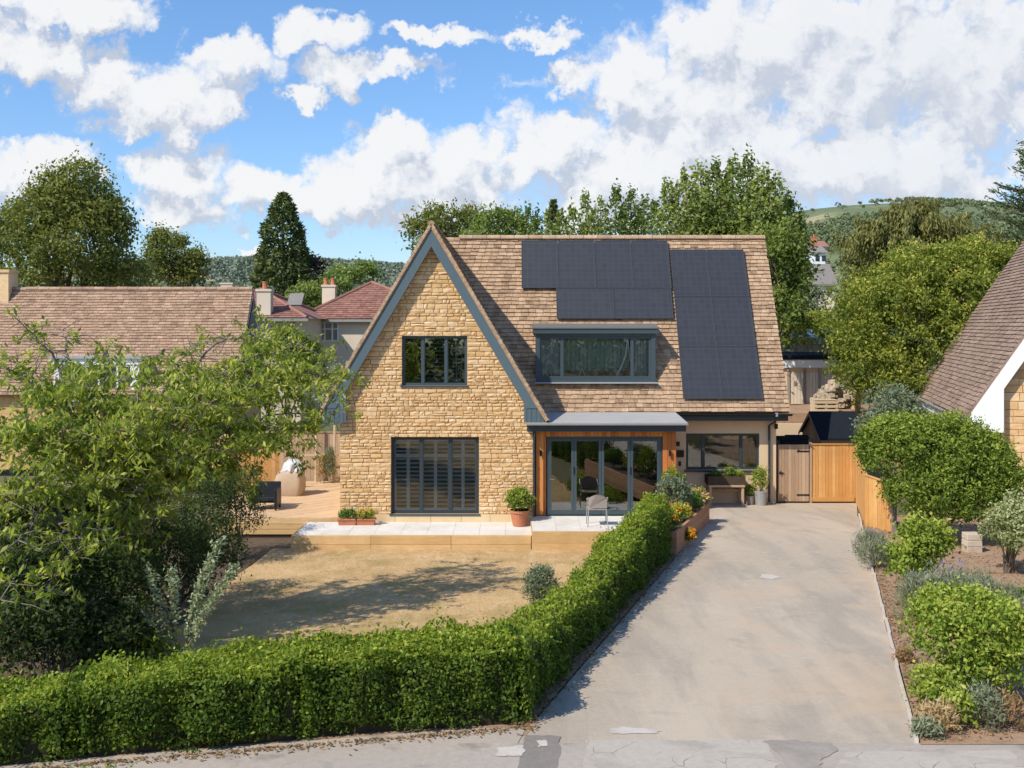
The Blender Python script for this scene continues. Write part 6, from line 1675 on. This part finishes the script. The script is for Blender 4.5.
zt_, zb_ = at(0, 200, 60).z, 2; n_ = 1500; u_ = rng.random(n_); zz = zt_ - (zt_ - zb_) * u_; rr_ = .12 + 1.5 * u_ * rng.uniform(.7, 1.1, n_); a_ = rng.uniform(0, 6.28, n_)
pts = np.stack([b.x + np.cos(a_) * rr_, 60 + np.sin(a_) * rr_, zz], 1); foliage('crown', LEAF['yew'], e, pts, unit(np.stack([np.cos(a_), np.sin(a_), .5 + 0 * a_], 1)), rng.random(n_), .4, .14, droop=0, out=.8, jit=.6)
mb = MB(); mb.tube([b, (b.x, 60, zt_ - .5)], [.2, .03], 6); mb.build('trunk', MT['bark'], e)


def upright(label, px, Y, tops, leaf, n, L, W, base_py=260, r=.55, spread=.2, tr=.2, z=-.2):
    """tree of many rising leaders: each top (px, py) is a leafy spire"""
    b = gbase(px, Y, z); e = empty('broadleaf_tree', b, label, 'tree', G)
    P_ = []; N_ = []; R_ = []; mb = MB()
    fork = b + Vector((0, 0, (at(0, base_py, Y).z - z) * .45))
    mb.tube([b, b.lerp(fork, .5), fork], [tr, tr * .8, tr * .7], 9)
    for (tx_, ty_, rs) in tops:
        tp = at(tx_, ty_, Y + R.uniform(-1.3, 1.3)); q = Vector((fork.x + (tp.x - fork.x) * .75, tp.y, max(fork.z, at(0, base_py, Y).z - 1.2)))
        mb.tube([fork, q, q.lerp(tp, .6), tp], [tr * .45, tr * .3, tr * .15, .02], 6)
        m = int(n * rs); t = rng.random(m) ** .8
        rad = r * rs * np.interp(t, [0, .15, .5, .8, 1], [1.35, 1.3, 1.0, .62, .15]) * (1 + .3 * np.sin(t * 19 + tx_) + .2 * np.sin(t * 47 + tx_ * 3))
        a = rng.uniform(0, 6.28, m); k = rng.uniform(.55, 1.1, m)
        base_ = np.array(q) + np.outer(t, np.array(tp - q) * 1.02)
        # gather the leaves in shoots
        a = np.round(a * 1.1 + np.floor(t * 9) * .37) / 1.1 + rng.normal(size=m) * .26
        P_.append(base_ + np.stack([np.cos(a) * rad * k, np.sin(a) * rad * k, rng.normal(size=m) * spread], 1)); N_.append(np.stack([np.cos(a), np.sin(a), .5 + 0 * a], 1)); R_.append(np.clip(.5 * rng.random(m) + .5 * rng.random() + .15 * (t - .5), 0, 1))
    foliage('crown', LEAF[leaf], e, np.concatenate(P_), unit(np.concatenate(N_)), np.concatenate(R_), L, W, droop=.1, out=.6)
    mb.build('trunk', MT['bark'], e, smooth=True)
upright('row of fresh green leaders rising behind the middle of the solar panels', 610, 55, [(572, 208, 1), (585, 196, 1.0), (600, 202, 1), (616, 190, 1.2), (632, 193, 1.1), (645, 200, 1), (590, 215, 1.2), (622, 212, 1.3), (560, 214, .9), (640, 214, 1.2)], 'maple', 620, .23, .12, 262, .8)
upright('bushy green tree between the slender conifer and the gable side', 530, 56, [(528, 207, .9), (538, 212, .9), (520, 218, .9), (548, 215, .8), (535, 222, 1.1)], 'maple', 420, .22, .12, 258, .7)
upright('tall leafy tree with many upright shoots above the right end of the roof', 735, 46, [(668, 186, .95), (684, 176, 1), (700, 170, 1.1), (716, 166, 1.15), (733, 164, 1.2), (748, 161, 1.2), (762, 172, 1.2), (776, 182, 1.15), (790, 200, 1.1), (800, 228, 1.0), (694, 195, 1.2), (724, 188, 1.3), (754, 190, 1.35), (672, 208, 1.1), (708, 208, 1.3), (742, 212, 1.3), (775, 215, 1.3), (655, 205, .8)], 'maple', 1050, .21, .115, 262, .9, .22, .3)
tree('broadleaf_tree', 'shady lower green tree at the right end of the main roof', 'tree', gbase(768, 44), [ell(793, 335, 43, .8, .9, .7), ell(780, 262, 43, 1.1, 1.3, 1.4), ell(790, 290, 43, .7, 1.0, 1.2), ell(782, 310, 43, .95, 1.1, 1.1), ell(770, 285, 43.5, 1.2, 1.2, 1.6)], 'maple', 900, 10, .18, .10, .17, .2, G, lump=.18)
tree('broadleaf_tree', 'small blue green tree low in the gap right of the main roof', 'tree', gbase(805, 60), [ell(800, 305, 60, 1.2, 1.2, 1.3), ell(812, 318, 60, .8, .9, .9)], 'bluegreen', 260, 9, .2, .11, .2, .12, G)
tree('broadleaf_tree', 'low yellowish green bush tree above the garage roof', 'tree', gbase(805, 56), [ell(800, 328, 56, 1.1, 1, .65), ell(822, 325, 56, .9, 1, .7), ell(790, 335, 56, .8, .8, .5)], 'gold', 260, 9, .2, .1, .18, .12, G)
# golden tree on the right
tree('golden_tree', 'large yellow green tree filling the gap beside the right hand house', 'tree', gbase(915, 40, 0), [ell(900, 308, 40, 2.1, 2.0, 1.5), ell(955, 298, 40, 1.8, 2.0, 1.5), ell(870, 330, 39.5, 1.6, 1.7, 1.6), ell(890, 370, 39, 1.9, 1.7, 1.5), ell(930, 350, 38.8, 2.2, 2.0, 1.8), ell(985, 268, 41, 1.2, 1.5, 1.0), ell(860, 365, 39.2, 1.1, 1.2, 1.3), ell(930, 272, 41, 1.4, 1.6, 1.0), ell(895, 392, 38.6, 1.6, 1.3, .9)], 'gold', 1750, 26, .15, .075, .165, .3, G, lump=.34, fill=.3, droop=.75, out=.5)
# weeping cypress behind it
b = gbase(918, 45, 0); e = empty('weeping_conifer', b, 'brownish green weeping conifer rising behind the yellow green tree', 'tree', G)
P_ = []; N_ = []; R_ = []; mb = MB(); tp = at(914, 203, 45); mb.tube([b, b.lerp(tp, .6), tp], [.4, .25, .03], 9)
for k in range(130):
    t = R.uniform(.50, 1); st = b.lerp(tp, t); a = R.uniform(0, 6.28); l = min(3.5, (1.03 - t) * 15) * R.uniform(.6, 1.1)
    d = Vector((math.cos(a), math.sin(a), R.uniform(.02, .3))); en = st + d * l; mb.tube([st, st.lerp(en, .5) + Vector((0, 0, .15)), en], [.06, .04, .01], 5)
    for q in range(int(16 + 14 * l)):
        s = R.uniform(.2, 1.05); p_ = st.lerp(en, s) + Vector((R.gauss(0, .1), R.gauss(0, .1), .1)); ln_ = R.uniform(.3, 1.1); c = R.random()
        for w_ in range(8): P_.append(p_ + Vector((R.gauss(0, .05), R.gauss(0, .05), -ln_ * w_ / 8))); N_.append((math.cos(a), math.sin(a), -.2)); R_.append(min(1, c * .6 + R.random() * .4))
foliage('crown', LEAF['cypress'], e, np.array(P_), unit(np.array(N_)), np.array(R_), .24, .075, droop=1.3, out=.5, jit=.5)
mb.build('trunk', MT['bark'], e)
# blue conifer at the right edge
b = gbase(1028, 50, 0); e = empty('conifer', b, 'tall blue green conifer with rising branch tips at the right picture edge', 'tree', G)
P_ = []; N_ = []; R_ = []; mb = MB(); tp = at(1034, 132, 50); mb.tube([b, tp], [.45, .04], 9)
for k in range(170):
    t = R.uniform(.40, .97); st = b.lerp(tp, t); a = R.uniform(0, 6.28); l = (1.08 - t) * 6.6 * R.uniform(.6, 1.1)
    en = st + Vector((math.cos(a) * l, math.sin(a) * l, l * R.uniform(.12, .5))); mb.tube([st, st.lerp(en, .5) + Vector((0, 0, -.1)), en], [.06, .035, .01], 5)
    for q in range(int(34 * l)):
        s = R.uniform(.15, 1.03); w_ = .28 * (1.1 - s * .8); p_ = st.lerp(en, s) + Vector((R.gauss(0, w_), R.gauss(0, w_), R.gauss(-.04, w_ * .45)))
        P_.append(p_); N_.append(tuple((en - st).normalized())); R_.append(min(1, R.random() * .7 + s * .3))
foliage('crown', LEAF['pine'], e, np.array(P_), unit(np.array(N_)), np.array(R_), .26, .06, droop=-.1, out=1.1, jit=.6)
mb.build('trunk', MT['bark'], e)

# ================================================================ HILLS
hill_m = layered('hillside', [(.20, .22, .10), (.26, .265, .125)], [(.012, .46, .52, (.15, .18, .10), .9, (1, .5, 1)), (.02, .54, .58, (.42, .35, .21), .8, (.7, 1.6, 1)), (.06, .46, .56, (.13, .17, .085), .85, (.5, 1, 1)), (.3, .5, .65, (.10, .13, .07), .6, I3)], bump=0)
def hz_(X, Y):
    d = max(0, Y - 95)
    right = 78 * math.exp(-((X - 260) / 210) ** 2) * (1 / (1 + math.exp(-(Y - 470) / 75)))
    left = 46 * math.exp(-((X + 260) / 330) ** 2) * (1 / (1 + math.exp(-(Y - 640) / 70)))
    return -.1 + d * .012 + right + left + 2.5 * math.sin(X * .021 + Y * .006) * min(1, d / 250)
ys = [88, 95, 105, 120, 140, 165, 195] + list(range(230, 1000, 22)) + [1100, 1300, 1800, 2600]
xs = list(range(-1400, -500, 90)) + list(range(-500, 620, 20)) + list(range(620, 1500, 90))
V = [(x, y, hz_(x, y)) for y in ys for x in xs]; nx_ = len(xs)
Q = [(j * nx_ + i, j * nx_ + i + 1, (j + 1) * nx_ + i + 1, (j + 1) * nx_ + i) for j in range(len(ys) - 1) for i in range(nx_ - 1)]
tag(np_mesh('hills', V, Q, np.full(len(V), .5), hill_m, smooth=True), kind='structure')
def wood(name, leafm, cnt, fx, fy, hmin, hmax, dens):
    P_ = []; N_ = []; R_ = []
    k = 0
    while k < cnt:
        Y = fy(); X = fx(Y)
        if dens(X, Y) < R.random(): continue
        k += 1; h = R.uniform(hmin, hmax); z = hz_(X, Y); c = R.random(); m = 26
        d = unit(rng.normal(size=(m, 3))); d[:, 2] = np.abs(d[:, 2]) * 1.1 - .25
        P_.append(np.array([X, Y, z + h * .45]) + d * np.array([h * .46, h * .46, h * .5]) * rng.uniform(.75, 1.05, (m, 1))); N_.append(unit(d)); R_.append(np.clip(.5 * c + .35 * rng.random(m) + .25 * d[:, 2], 0, 1))
    P_, N_, R_ = np.concatenate(P_), np.concatenate(N_), np.concatenate(R_)
    V, Q = leaf_mesh(P_, N_, hmax * .30, hmax * .21, droop=0, out=.2)
    tag(np_mesh(name, V, Q, np.repeat(R_, 4), LEAF[leafm]), kind='stuff', label='wooded slopes of the hills along the skyline', cat='woodland')
nzf = lambda X, Y, s, o: math.sin(X / s + o) * math.cos(Y / (s * 1.3) + o * 2) + .5 * math.sin(X / s * 2.3 + Y / s * 1.7 + o)
wood('woodland', 'far', 7500, lambda Y: R.uniform(.16, .56) * Y, lambda: R.uniform(150, 660), 1.6, 4.4, lambda X, Y: (.10 if Y > 560 and X < .38 * Y else 1) * (.95 if nzf(X, Y, 24, 1) > .2 or Y < 260 else .2))
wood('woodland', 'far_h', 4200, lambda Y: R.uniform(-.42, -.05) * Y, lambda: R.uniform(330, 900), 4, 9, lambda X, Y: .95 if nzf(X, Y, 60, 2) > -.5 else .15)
wood('woodland', 'far', 420, lambda Y: R.uniform(-.42, .62) * Y, lambda: R.uniform(110, 300), 4, 7.5, lambda X, Y: .8 if nzf(X, Y, 30, 4) > .0 else .1)
# the leafy far side of the street, seen in the window glass
P_ = []; N_ = []; R_ = []
for k in range(26):
    X = -34 + k * 2.8 + R.uniform(-1, 1); Y = R.uniform(-30, -20); h = R.uniform(5, 11); m = 420
    d = unit(rng.normal(size=(m, 3))); P_.append(np.array([X, Y, h * .55]) + d * np.array([2.3, 2.3, h * .5]) * rng.uniform(.7, 1.05, (m, 1))); N_.append(d); R_.append(np.clip(rng.random(m) * .7 + .2 * d[:, 2] + .1, 0, 1))
V, Q = leaf_mesh(np.concatenate(P_), np.concatenate(N_), .7, .45, out=.3)
tag(np_mesh('tree_belt', V, Q, np.repeat(np.concatenate(R_), 4), LEAF['maple']), kind='stuff', label='belt of trees across the street reflected in the windows', cat='woodland')
